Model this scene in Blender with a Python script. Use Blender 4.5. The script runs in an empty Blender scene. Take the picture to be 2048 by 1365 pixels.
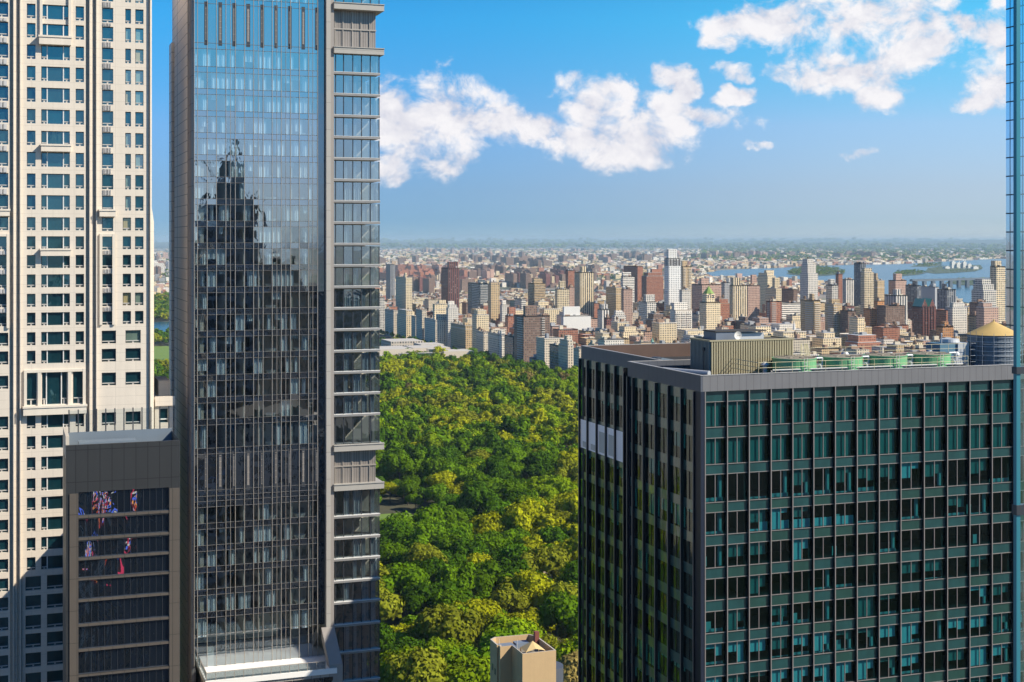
# Manhattan-style skyline over a large park, seen from a high floor.
# Units are metres.  +Y runs uptown along the avenues, +X along the cross streets.
import bpy, math, random
import numpy as np
from mathutils import Vector

R = math.radians
rnd = random.Random(7)
SC = bpy.context.scene
COL = SC.collection

# ------------------------------------------------------------------ survey
F, TH, CZ, HV = 2830.0, R(19.53), 170.0, 483.0     # focal length in photo px, heading, eye height, horizon row
ST, CT = math.sin(TH), math.cos(TH)
SUN_AZ, SUN_EL = R(130.0), R(38.5)                  # clockwise from +Y

def azt(u): return math.tan(TH + math.atan((u - 1024) / F))
def X_on(u, Y): return Y * azt(u)
def Y_on(u, X): return X / azt(u)
def depth(X, Y): return X * ST + Y * CT
def Z_at(v, X, Y): return CZ - (v - HV) / F * depth(X, Y)
def ground(u, v, z=0.0):
    D = (CZ - z) * F / (v - HV)
    dx = (u - 1024) / F
    return D * (ST + dx * CT), D * (CT - dx * ST)
def at_depth(u, D):
    dx = (u - 1024) / F
    return D * (ST + dx * CT), D * (CT - dx * ST)
def pix(X, Y, Z):
    D = depth(X, Y)
    return 1024 + F * (X * CT - Y * ST) / D, HV + F * (CZ - Z) / D

# ------------------------------------------------------------------ mesh helpers
class MB:
    def __init__(s): s.v, s.f, s.m = [], [], []
    def quad(s, a, b, c, d, m=0):
        n = len(s.v); s.v += [a, b, c, d]; s.f.append((n, n+1, n+2, n+3)); s.m.append(m)
    def poly(s, pts, m=0):
        n = len(s.v); s.v += list(pts); s.f.append(tuple(range(n, n+len(pts)))); s.m.append(m)
    def box(s, x0, x1, y0, y1, z0, z1, m=0, skip=''):
        n = len(s.v)
        s.v += [(x0,y0,z0),(x1,y0,z0),(x1,y1,z0),(x0,y1,z0),(x0,y0,z1),(x1,y0,z1),(x1,y1,z1),(x0,y1,z1)]
        for k, q in (('b',(0,3,2,1)),('t',(4,5,6,7)),('s',(0,1,5,4)),('e',(1,2,6,5)),('n',(2,3,7,6)),('w',(3,0,4,7))):
            if k not in skip:
                s.f.append(tuple(n+i for i in q)); s.m.append(m)
        return s
    def cyl(s, cx, cy, z0, z1, r0, r1=None, n=16, m=0, cap=True, mcap=None):
        r1 = r0 if r1 is None else r1
        b = len(s.v)
        for z, r in ((z0, r0), (z1, r1)):
            for i in range(n):
                a = 2*math.pi*i/n
                s.v.append((cx+r*math.cos(a), cy+r*math.sin(a), z))
        for i in range(n):
            j = (i+1) % n
            s.f.append((b+i, b+j, b+n+j, b+n+i)); s.m.append(m)
        if cap:
            s.f.append(tuple(b+n+i for i in range(n))); s.m.append(m if mcap is None else mcap)
            s.f.append(tuple(b+n-1-i for i in range(n))); s.m.append(m)
        return s
    def bar(s, p, q, r=.05, n=6, m=0):
        p, q = Vector(p), Vector(q); d = (q-p).normalized()
        a = d.orthogonal().normalized(); c = d.cross(a); b = len(s.v)
        for o in (p, q):
            for i in range(n):
                t = 2*math.pi*i/n
                s.v.append(tuple(o + a*(r*math.cos(t)) + c*(r*math.sin(t))))
        for i in range(n):
            j = (i+1) % n
            s.f.append((b+i, b+j, b+n+j, b+n+i)); s.m.append(m)
        s.f.append(tuple(b+n+i for i in range(n))); s.m.append(m)
        s.f.append(tuple(b+n-1-i for i in range(n))); s.m.append(m)
        return s
    def area(s):
        if not s.v: return 0
        a = np.array(s.v); e = a.max(0)-a.min(0)
        return float(e[0]*e[2]+e[1]*e[2]+e[0]*e[1])
    def join(s, o):
        n = len(s.v); s.v += o.v; s.f += [tuple(i+n for i in f) for f in o.f]; s.m += o.m

def origin_of(o):
    x = Vector((0,0,0))
    while o is not None:
        x += o.location; o = o.parent
    return x

def obj(name, mb, mats, parent=None, origin=None, smooth=False, **props):
    me = bpy.data.meshes.new(name)
    if parent is not None: o0 = origin_of(parent); loc = Vector((0,0,0))
    else: o0 = Vector(origin) if origin else Vector((0,0,0)); loc = o0
    a = np.array(mb.v, dtype=float) - np.array(o0)
    me.from_pydata(a.tolist(), [], mb.f)
    mats = mats if isinstance(mats, (list, tuple)) else [mats]
    for m in mats: me.materials.append(m)
    if len(mats) > 1: me.polygons.foreach_set('material_index', mb.m)
    if smooth: me.polygons.foreach_set('use_smooth', [True]*len(mb.f))
    me.update()
    o = bpy.data.objects.new(name, me); COL.objects.link(o)
    o.location = loc; o.parent = parent
    for k, v in props.items(): o[k] = v
    return o

def np_mesh(name, verts, quads):
    me = bpy.data.meshes.new(name)
    me.vertices.add(len(verts)); me.vertices.foreach_set('co', np.asarray(verts, np.float32).ravel())
    n, k = quads.shape
    me.loops.add(n*k); me.loops.foreach_set('vertex_index', quads.astype(np.int32).ravel())
    me.polygons.add(n)
    me.polygons.foreach_set('loop_start', np.arange(0, n*k, k, dtype=np.int32))
    me.polygons.foreach_set('loop_total', np.full(n, k, dtype=np.int32))
    me.update(calc_edges=True); me.shade_flat()
    return me

def thing(name, label, cat, loc=(0,0,0), group=None):
    o = bpy.data.objects.new(name, None); COL.objects.link(o)
    o.location = loc; o['label'] = label; o['category'] = cat
    o.empty_display_size = .5
    if group: o['group'] = group
    return o
def tag(o, label, cat, group=None):
    o['label'] = label; o['category'] = cat
    if group: o['group'] = group
    return o
def parts(parent, name, items, mats, limit=100):
    """items: list of MB; the largest become parts of their own, what is past the limit ONE part."""
    items = sorted(items, key=lambda b: -b.area())
    for b in items[:limit]: obj(name, b, mats, parent)
    if items[limit:]:
        r = MB()
        for b in items[limit:]: r.join(b)
        obj(name, r, mats, parent, kind='stuff')

# ------------------------------------------------------------------ materials
def newmat(name):
    m = bpy.data.materials.new(name); m.use_nodes = True
    nt = m.node_tree; nt.nodes.clear()
    out = nt.nodes.new('ShaderNodeOutputMaterial')
    return m, nt, out
def N(nt, t, **kw):
    n = nt.nodes.new(t)
    for k, v in kw.items(): setattr(n, k, v)
    return n
def L(nt, a, b): nt.links.new(a, b)
def M(nt, op, a, b=None, c=None, clamp=False):
    n = nt.nodes.new('ShaderNodeMath'); n.operation = op; n.use_clamp = clamp
    for i, x in enumerate((a, b, c)):
        if x is None: continue
        if isinstance(x, (int, float)): n.inputs[i].default_value = x
        else: nt.links.new(x, n.inputs[i])
    return n.outputs[0]
def MIX(nt, fac, a, b, blend='MIX'):
    n = nt.nodes.new('ShaderNodeMix'); n.data_type = 'RGBA'; n.blend_type = blend
    for i, x in ((0, fac), (6, a), (7, b)):
        if isinstance(x, (int, float)): n.inputs[i].default_value = x
        elif isinstance(x, (tuple, list)): n.inputs[i].default_value = (*x[:3], 1)
        else: nt.links.new(x, n.inputs[i])
    return n.outputs[2]
def objco(nt, scale=(1,1,1)):
    tc = N(nt, 'ShaderNodeTexCoord'); mp = N(nt, 'ShaderNodeMapping')
    mp.inputs['Scale'].default_value = scale
    L(nt, tc.outputs['Object'], mp.inputs[0]); return mp.outputs[0]
def noise(nt, vec, scale, detail=4, rough=.55, dist=0.0):
    n = N(nt, 'ShaderNodeTexNoise'); n.inputs['Scale'].default_value = scale
    n.inputs['Detail'].default_value = detail; n.inputs['Roughness'].default_value = rough
    n.inputs['Distortion'].default_value = dist
    if vec is not None: L(nt, vec, n.inputs['Vector'])
    return n.outputs['Fac']

def surf(name, col, rough=.75, metal=0.0, var=.15, scale=.6, streak=0.0, bump=0.0, spec=.5, joints=None, jcol=.55):
    """Plain weathered surface; joints=(dx, dz) draws panel joints in metres."""
    m, nt, out = newmat(name)
    p = N(nt, 'ShaderNodeBsdfPrincipled')
    v = objco(nt)
    n1 = noise(nt, v, scale, 5)
    lo = [c*(1-var) for c in col]; hi = [min(1, c*(1+var)) for c in col]
    c = MIX(nt, n1, lo, hi)
    if streak:
        n2 = noise(nt, objco(nt, (1,1,.06)), 1.3, 4)
        k = M(nt, 'MULTIPLY_ADD', n2, -2*streak, 1+streak)
        cc = N(nt, 'ShaderNodeCombineColor'); [L(nt, k, cc.inputs[i]) for i in range(3)]
        c = MIX(nt, 1.0, c, cc.outputs[0], 'MULTIPLY')
    if joints:
        sx = N(nt, 'ShaderNodeSeparateXYZ'); L(nt, v, sx.inputs[0])
        h = M(nt, 'ADD', sx.outputs[0], sx.outputs[1])
        a = M(nt, 'LESS_THAN', M(nt, 'FRACT', M(nt, 'DIVIDE', h, joints[0])), .06/joints[0])
        b = M(nt, 'LESS_THAN', M(nt, 'FRACT', M(nt, 'DIVIDE', sx.outputs[2], joints[1])), .06/joints[1])
        c = MIX(nt, M(nt, 'MAXIMUM', a, b), c, MIX(nt, 1.0, c, (jcol,)*3, 'MULTIPLY'))
    L(nt, c, p.inputs['Base Color'])
    p.inputs['Roughness'].default_value = rough; p.inputs['Metallic'].default_value = metal
    p.inputs['Specular IOR Level'].default_value = spec
    if bump:
        b = N(nt, 'ShaderNodeBump'); b.inputs['Strength'].default_value = bump; b.inputs['Distance'].default_value = .1
        L(nt, noise(nt, v, scale*6, 4), b.inputs['Height']); L(nt, b.outputs[0], p.inputs['Normal'])
    L(nt, p.outputs[0], out.inputs[0]); return m

def glass(name, refl=.3, rcol=(.9,.95,1), tcol=(.4,.5,.5), wob=.012, wscale=.5, rough=.01, opaque=None):
    """Coated window glass: mirror part over what lies behind (or over an opaque dark body)."""
    m, nt, out = newmat(name)
    v = objco(nt, (1,1,.6))
    b = N(nt, 'ShaderNodeBump'); b.inputs['Strength'].default_value = 1; b.inputs['Distance'].default_value = wob
    L(nt, noise(nt, v, wscale, 3, .5, .6), b.inputs['Height'])
    g = N(nt, 'ShaderNodeBsdfGlossy'); g.inputs['Roughness'].default_value = rough
    g.inputs['Color'].default_value = (*rcol, 1); L(nt, b.outputs[0], g.inputs['Normal'])
    fr = N(nt, 'ShaderNodeLayerWeight'); fr.inputs['Blend'].default_value = .5
    fac = M(nt, 'MULTIPLY_ADD', M(nt, 'POWER', fr.outputs['Facing'], 4.0), (1-refl)*.9, refl, clamp=True)
    if opaque:
        t = N(nt, 'ShaderNodeBsdfPrincipled'); t.inputs['Base Color'].default_value = (*opaque, 1)
        n1 = noise(nt, objco(nt, (.9,.9,.25)), .9, 3)
        L(nt, MIX(nt, n1, [c*.5 for c in opaque], [c*1.6 for c in opaque]), t.inputs['Base Color'])
        t.inputs['Roughness'].default_value = .3
    else:
        t = N(nt, 'ShaderNodeBsdfTransparent'); t.inputs['Color'].default_value = (*tcol, 1)
    mx = N(nt, 'ShaderNodeMixShader'); L(nt, fac, mx.inputs[0]); L(nt, t.outputs[0], mx.inputs[1]); L(nt, g.outputs[0], mx.inputs[2])
    L(nt, mx.outputs[0], out.inputs[0]); return m

def facade(name, wall, fh=3.1, bw=3.0, ww=.5, wh=.52, win=(.035,.045,.06), pier=None, band=None, attr=False, lit=.18, off=.0, vary=.12):
    """Masonry front with a window grid in metres; every pane gets its own tone. pier/band: colour of the strips between windows."""
    m, nt, out = newmat(name)
    p = N(nt, 'ShaderNodeBsdfPrincipled')
    tc = N(nt, 'ShaderNodeTexCoord'); sp = N(nt, 'ShaderNodeSeparateXYZ'); L(nt, tc.outputs['Object'], sp.inputs[0])
    ge = N(nt, 'ShaderNodeNewGeometry'); sn = N(nt, 'ShaderNodeSeparateXYZ'); L(nt, ge.outputs['True Normal'], sn.inputs[0])
    isx = M(nt, 'GREATER_THAN', M(nt, 'ABSOLUTE', sn.outputs[0]), .6)
    isz = M(nt, 'GREATER_THAN', M(nt, 'ABSOLUTE', sn.outputs[2]), .5)
    h = M(nt, 'ADD', M(nt, 'MULTIPLY', sp.outputs[1], isx), M(nt, 'MULTIPLY', sp.outputs[0], M(nt, 'SUBTRACT', 1, isx)))
    oi = N(nt, 'ShaderNodeObjectInfo')
    a = M(nt, 'DIVIDE', M(nt, 'ADD', h, 500+off), bw); b = M(nt, 'DIVIDE', M(nt, 'ADD', sp.outputs[2], .4), fh)
    fa, fb = M(nt, 'FRACT', a), M(nt, 'FRACT', b)
    ma = M(nt, 'LESS_THAN', M(nt, 'ABSOLUTE', M(nt, 'SUBTRACT', fa, .5)), ww/2)
    mb_ = M(nt, 'LESS_THAN', M(nt, 'ABSOLUTE', M(nt, 'SUBTRACT', fb, .52)), wh/2)
    wn = N(nt, 'ShaderNodeTexWhiteNoise'); wn.noise_dimensions = '4D'
    cb = N(nt, 'ShaderNodeCombineXYZ'); L(nt, M(nt, 'FLOOR', a), cb.inputs[0]); L(nt, M(nt, 'FLOOR', b), cb.inputs[1]); L(nt, isx, cb.inputs[2])
    L(nt, cb.outputs[0], wn.inputs['Vector']); L(nt, M(nt, 'MULTIPLY', oi.outputs['Random'], 97.0), wn.inputs['W'])
    wmask = M(nt, 'MULTIPLY', M(nt, 'MULTIPLY', ma, mb_), M(nt, 'SUBTRACT', 1, isz))
    if attr:
        at = N(nt, 'ShaderNodeAttribute'); at.attribute_name = 'Col'; base = at.outputs['Color']
    else:
        base = MIX(nt, 0.0, wall, wall)
    n1 = noise(nt, tc.outputs['Object'], .12, 5, .6)
    st = noise(nt, objco(nt, (.5,.5,.05)), 1.0, 3)
    k = M(nt, 'ADD', M(nt, 'MULTIPLY_ADD', n1, 2*vary, 1-vary), M(nt, 'MULTIPLY_ADD', st, .3, -.15))
    if not attr: k = M(nt, 'MULTIPLY', k, M(nt, 'MULTIPLY_ADD', oi.outputs['Random'], .3, .85))
    cc = N(nt, 'ShaderNodeCombineColor'); [L(nt, k, cc.inputs[i]) for i in range(3)]
    base = MIX(nt, 1.0, base, cc.outputs[0], 'MULTIPLY')
    if band: base = MIX(nt, M(nt, 'MULTIPLY', mb_, M(nt, 'SUBTRACT', 1, isz)), base, band)
    if pier: base = MIX(nt, M(nt, 'MULTIPLY', ma, M(nt, 'SUBTRACT', 1, isz)), base, pier)
    shade = M(nt, 'GREATER_THAN', wn.outputs['Value'], 1-lit)
    wv = M(nt, 'MULTIPLY_ADD', wn.outputs['Value'], 1.1, .45)
    wcc = N(nt, 'ShaderNodeCombineColor'); [L(nt, wv, wcc.inputs[i]) for i in range(3)]
    wc = MIX(nt, 1.0, win, wcc.outputs[0], 'MULTIPLY')
    wc = MIX(nt, M(nt, 'MULTIPLY', shade, .6), wc, (.32,.30,.26))
    c = MIX(nt, wmask, base, wc)
    L(nt, c, p.inputs['Base Color'])
    L(nt, M(nt, 'MULTIPLY_ADD', wmask, -.65, .85), p.inputs['Roughness'])
    L(nt, p.outputs[0], out.inputs[0]); return m

def leafmat(name, col, attr=False, var=.30):
    m, nt, out = newmat(name)
    ge = N(nt, 'ShaderNodeNewGeometry'); oi = N(nt, 'ShaderNodeObjectInfo')
    if attr:
        at = N(nt, 'ShaderNodeAttribute'); at.attribute_name = 'Col'; base = at.outputs['Color']
    else: base = MIX(nt, 0.0, col, col)
    tc = N(nt, 'ShaderNodeTexCoord')
    n1 = noise(nt, tc.outputs['Object'], .35, 3)
    k = M(nt, 'MULTIPLY', M(nt, 'MULTIPLY_ADD', n1, 2*var, 1-var), M(nt, 'MULTIPLY_ADD', ge.outputs['Random Per Island'], .65, .72))
    if not attr: k = M(nt, 'MULTIPLY', k, M(nt, 'MULTIPLY_ADD', oi.outputs['Random'], .5, .75))
    cc = N(nt, 'ShaderNodeCombineColor'); [L(nt, k, cc.inputs[i]) for i in range(3)]
    c = MIX(nt, 1.0, base, cc.outputs[0], 'MULTIPLY')
    d = N(nt, 'ShaderNodeBsdfDiffuse'); t = N(nt, 'ShaderNodeBsdfTranslucent')
    L(nt, c, d.inputs[0]); L(nt, MIX(nt, 1.0, c, (1.2,1.15,.5), 'MULTIPLY'), t.inputs[0])
    mx = N(nt, 'ShaderNodeMixShader'); mx.inputs[0].default_value = .16
    L(nt, d.outputs[0], mx.inputs[1]); L(nt, t.outputs[0], mx.inputs[2]); L(nt, mx.outputs[0], out.inputs[0])
    return m
# ------------------------------------------------------------------ camera, sun, sky with clouds, haze
cam = bpy.data.cameras.new('camera'); co = bpy.data.objects.new('camera', cam); COL.objects.link(co)
co.location = (0, 0, CZ); co.rotation_euler = (R(90), 0, -TH)
cam.sensor_width = 36; cam.lens = 36*F/2048; cam.shift_y = -(682.5-HV)/2048
cam.clip_start = .5; cam.clip_end = 120000
SC.camera = co

sl = bpy.data.lights.new('sun', 'SUN'); so = bpy.data.objects.new('sun', sl); COL.objects.link(so)
sl.energy = 5.0; sl.angle = R(.5); sl.color = (1.0, .91, .76)
sd = Vector((math.sin(SUN_AZ)*math.cos(SUN_EL), math.cos(SUN_AZ)*math.cos(SUN_EL), math.sin(SUN_EL)))
so.rotation_euler = sd.to_track_quat('Z', 'Y').to_euler(); so.location = (0, -300, 800)

SC.view_settings.view_transform = 'Standard'; SC.view_settings.look = 'None'
SC.view_settings.exposure = 0.5; SC.view_settings.gamma = 1.0
w = bpy.data.worlds.new('World'); SC.world = w; w.use_nodes = True
nt = w.node_tree; nt.nodes.clear()
wo = N(nt, 'ShaderNodeOutputWorld')
sky = N(nt, 'ShaderNodeTexSky'); sky.sky_type = 'NISHITA'; sky.sun_disc = False
sky.sun_elevation = SUN_EL; sky.sun_rotation = SUN_AZ
sky.altitude = 150; sky.air_density = .6; sky.dust_density = 0.0; sky.ozone_density = 6.0
hs = N(nt, 'ShaderNodeHueSaturation'); hs.inputs['Saturation'].default_value = 1.2; hs.inputs['Value'].default_value = 1.0
L(nt, sky.outputs[0], hs.inputs['Color'])
bg = N(nt, 'ShaderNodeBackground'); bg.inputs[1].default_value = .135
tc = N(nt, 'ShaderNodeTexCoord'); sp = N(nt, 'ShaderNodeSeparateXYZ'); L(nt, tc.outputs['Generated'], sp.inputs[0])
rp = N(nt, 'ShaderNodeValToRGB'); L(nt, M(nt, 'MULTIPLY', sp.outputs[2], 2.0), rp.inputs[0])     # air tint by height above the horizon
e_ = rp.color_ramp.elements; e_[0].position = 0.0; e_[0].color = (.43,.47,.49,1); e_[1].position = 1.0; e_[1].color = (.60,.95,.95,1)
for p_, c_ in ((.03, (.44,.48,.50)), (.073, (.66,.59,.54)), (.16, (1.10,.90,.72)), (.31, (.74,1.36,.98))):
    q_ = e_.new(p_); q_.color = (*c_, 1)
az_ = M(nt, 'ARCTAN2', sp.outputs[0], sp.outputs[1])      # the air is paler on the sun's side
sm = N(nt, 'ShaderNodeMapRange'); sm.interpolation_type = 'SMOOTHSTEP'; sm.inputs['From Min'].default_value = .20; sm.inputs['From Max'].default_value = .72; L(nt, az_, sm.inputs['Value'])
tint = MIX(nt, sm.outputs[0], (.64,.73,.88), (1.5,1.14,1.06))
L(nt, MIX(nt, 1.0, MIX(nt, 1.0, hs.outputs[0], rp.outputs[0], 'MULTIPLY'), tint, 'MULTIPLY'), bg.inputs[0])
az = M(nt, 'ARCTAN2', sp.outputs[0], sp.outputs[1]); el = M(nt, 'ARCSINE', sp.outputs[2])
cv = N(nt, 'ShaderNodeCombineXYZ'); L(nt, az, cv.inputs[0]); L(nt, el, cv.inputs[1])
BL = [(775,215,80,60),(840,260,120,70),(925,215,80,65),(880,310,100,40),(1000,240,60,38),(780,330,60,30),(945,325,35,22),
      (1060,250,70,36),(1180,205,85,60),(1230,250,125,62),(1320,285,100,50),(1150,270,120,48),(1225,310,75,34),(1060,265,70,40),
      (1345,155,40,30),(1370,185,30,35),(1460,145,42,22),(1430,238,72,28),(1470,195,40,17),(1345,230,40,30),
      (1560,55,140,52),(1700,30,170,60),(1850,30,90,50),(1450,85,45,22),
      (1680,145,110,45),(1780,115,120,65),(1850,95,70,40),(1755,195,40,25),(1600,155,40,22),
      (1985,160,70,42),(1950,195,50,22),(2000,60,45,60),(2045,110,60,60),(1945,50,40,26),(1740,297,70,14,.38),(1505,287,40,9,.25),
      (2200,120,160,80),(600,230,120,80),(480,300,90,40),(-100,150,200,70)]
nz = N(nt, 'ShaderNodeTexNoise'); nz.inputs['Scale'].default_value = 30; nz.inputs['Detail'].default_value = 6; L(nt, cv.outputs[0], nz.inputs['Vector'])
cs = N(nt, 'ShaderNodeVectorMath'); cs.operation = 'SUBTRACT'; L(nt, nz.outputs['Color'], cs.inputs[0]); cs.inputs[1].default_value = (.5, .5, .5)
cs2 = N(nt, 'ShaderNodeVectorMath'); cs2.operation = 'MULTIPLY'; L(nt, cs.outputs[0], cs2.inputs[0]); cs2.inputs[1].default_value = (.040, .032, 0)
cw = N(nt, 'ShaderNodeVectorMath'); cw.operation = 'ADD'; L(nt, cv.outputs[0], cw.inputs[0]); L(nt, cs2.outputs[0], cw.inputs[1])
fld = None
for (u, v, su, sv, *pk) in BL:
    a0 = TH+math.atan((u-1024)/F); e0 = math.atan((HV-v)/F*math.cos(a0-TH))
    d = N(nt, 'ShaderNodeVectorMath'); d.operation = 'SUBTRACT'; L(nt, cw.outputs[0], d.inputs[0]); d.inputs[1].default_value = (a0, e0, 0)
    s = N(nt, 'ShaderNodeVectorMath'); s.operation = 'MULTIPLY'; L(nt, d.outputs[0], s.inputs[0]); s.inputs[1].default_value = (F/su, F/sv, 0)
    q = N(nt, 'ShaderNodeVectorMath'); q.operation = 'DOT_PRODUCT'; L(nt, s.outputs[0], q.inputs[0]); L(nt, s.outputs[0], q.inputs[1])
    g = M(nt, 'SUBTRACT', pk[0] if pk else 1.0, q.outputs['Value'])
    fld = g if fld is None else M(nt, 'SMOOTH_MAX', fld, g, .25)
def cl_noise(off):
    mp = N(nt, 'ShaderNodeMapping'); mp.inputs['Location'].default_value = off; mp.inputs['Scale'].default_value = (1, 1.25, 1)
    L(nt, cv.outputs[0], mp.inputs[0])
    return noise(nt, mp.outputs[0], 34, 10, .62, .25)
n0, n1_ = cl_noise((0, 0, 0)), cl_noise((-.010, -.008, 0))
fl = M(nt, 'MAXIMUM', fld, -1.6)
dn = M(nt, 'ADD', M(nt, 'MULTIPLY', fl, .70), M(nt, 'MULTIPLY_ADD', n0, 3.6, -1.72))
dens = N(nt, 'ShaderNodeMapRange'); dens.interpolation_type = 'SMOOTHSTEP'
dens.inputs['From Min'].default_value = -.14; dens.inputs['From Max'].default_value = .80
L(nt, dn, dens.inputs['Value'])
rel = M(nt, 'ADD', M(nt, 'MULTIPLY', M(nt, 'SUBTRACT', n0, n1_), 3.4), .58, clamp=True)
thick = N(nt, 'ShaderNodeMapRange'); thick.inputs['From Min'].default_value = .2; thick.inputs['From Max'].default_value = 1.3
L(nt, dn, thick.inputs['Value'])
ccol = MIX(nt, rel, (.66, .66, .75), (.97, .94, .95))
ccol = MIX(nt, M(nt, 'MULTIPLY', thick.outputs[0], .35), ccol, (.93, .91, .94))
cbg = N(nt, 'ShaderNodeBackground'); cbg.inputs[1].default_value = .72; L(nt, ccol, cbg.inputs[0])
mx = N(nt, 'ShaderNodeMixShader'); L(nt, M(nt, 'MULTIPLY', dens.outputs[0], .97), mx.inputs[0])
L(nt, bg.outputs[0], mx.inputs[1]); L(nt, cbg.outputs[0], mx.inputs[2]); L(nt, mx.outputs[0], wo.inputs[0])

HAZE = 3.2e-5
def build_haze():
    m, nt, out = newmat('haze_air')
    p = N(nt, 'ShaderNodeVolumePrincipled'); p.inputs['Color'].default_value = (.60, .80, .93, 1)
    p.inputs['Density'].default_value = HAZE; p.inputs['Anisotropy'].default_value = .0
    L(nt, p.outputs[0], out.inputs['Volume'])
    b = MB(); b.box(-32000, 52000, -32000, 52000, -3, 262)
    obj('haze', b, m, kind='stuff')
SC.cycles.volume_bounces = 0
SC.cycles.max_bounces = 8
SC.cycles.transparent_max_bounces = 12
SC.cycles.use_denoising = True
SC.cycles.sample_clamp_indirect = 6
# ------------------------------------------------------------------ shared materials
m_cream  = surf('limestone', (.64,.565,.47), .8, var=.08, scale=.25, streak=.10, joints=(2.4,1.05), jcol=.86, bump=.15)
m_creamd = surf('limestone_trim', (.66,.585,.485), .8, var=.08, scale=.4, streak=.12)
m_flute  = surf('fluted_metal_panel', (.50,.48,.46), .5, var=.1, joints=(.42,90), jcol=.35)
m_white  = surf('white_paint', (.66,.64,.60), .5, var=.06)
m_alu    = surf('anodised_aluminium', (.37,.33,.285), .45, .3, var=.08)
m_alud   = surf('dark_aluminium', (.05,.055,.065), .45, .3, var=.1)
m_gtl    = glass('teal_window_glass', .15, (.40,.80,.95), opaque=(.003,.028,.036), wob=.01)
m_gtl2   = glass('window_glass_with_blind', .22, (.8,.9,.95), opaque=(.14,.20,.16), wob=.01)
m_gtl3   = glass('window_glass_warm_blind', .18, (.8,.9,.95), opaque=(.30,.25,.12), wob=.01)

def cell_wall(mb, x0, x1, z0, z1, y, ops, rev=.4, m=0):
    """South-facing wall in the plane y with openings cut out and their reveals."""
    xs = sorted({x0, x1, *[min(max(v, x0), x1) for o in ops for v in o[:2]]})
    zs = sorted({z0, z1, *[min(max(v, z0), z1) for o in ops for v in o[2:4]]})
    for i in range(len(zs)-1):
        zc = (zs[i]+zs[i+1])/2; row = [o for o in ops if o[2] < zc < o[3]]; run = None
        for j in range(len(xs)-1):
            xc = (xs[j]+xs[j+1])/2
            hole = any(o[0] < xc < o[1] for o in row)
            if not hole and run is None: run = xs[j]
            if hole and run is not None:
                mb.quad((run,y,zs[i]),(xs[j],y,zs[i]),(xs[j],y,zs[i+1]),(run,y,zs[i+1]),m); run = None
        if run is not None: mb.quad((run,y,zs[i]),(x1,y,zs[i]),(x1,y,zs[i+1]),(run,y,zs[i+1]),m)
    for a, b, c, d in [o[:4] for o in ops]:
        r = rev
        mb.quad((a,y,c),(a,y,d),(a,y+r,d),(a,y+r,c),m); mb.quad((b,y,d),(b,y,c),(b,y+r,c),(b,y+r,d),m)
        mb.quad((a,y,d),(b,y,d),(b,y+r,d),(a,y+r,d),m); mb.quad((b,y,c),(a,y,c),(a,y+r,c),(b,y+r,c),m)

def tilt_pane(mb, x0, x1, z0, z1, y, m=0, amt=.004):
    a, b = rnd.uniform(-amt, amt)*(x1-x0), rnd.uniform(-amt, amt)*(z1-z0)
    mb.quad((x0,y-a-b,z0),(x1,y+a-b,z0),(x1,y+a+b,z1),(x0,y-a+b,z1),m)
def tilt_pane_w(mb, x, y0, y1, z0, z1, m=0, amt=.004):
    a, b = rnd.uniform(-amt, amt)*(y1-y0), rnd.uniform(-amt, amt)*(z1-z0)
    mb.quad((x-a-b,y1,z0),(x+a-b,y0,z0),(x+a+b,y0,z1),(x-a+b,y1,z1),m)

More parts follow.
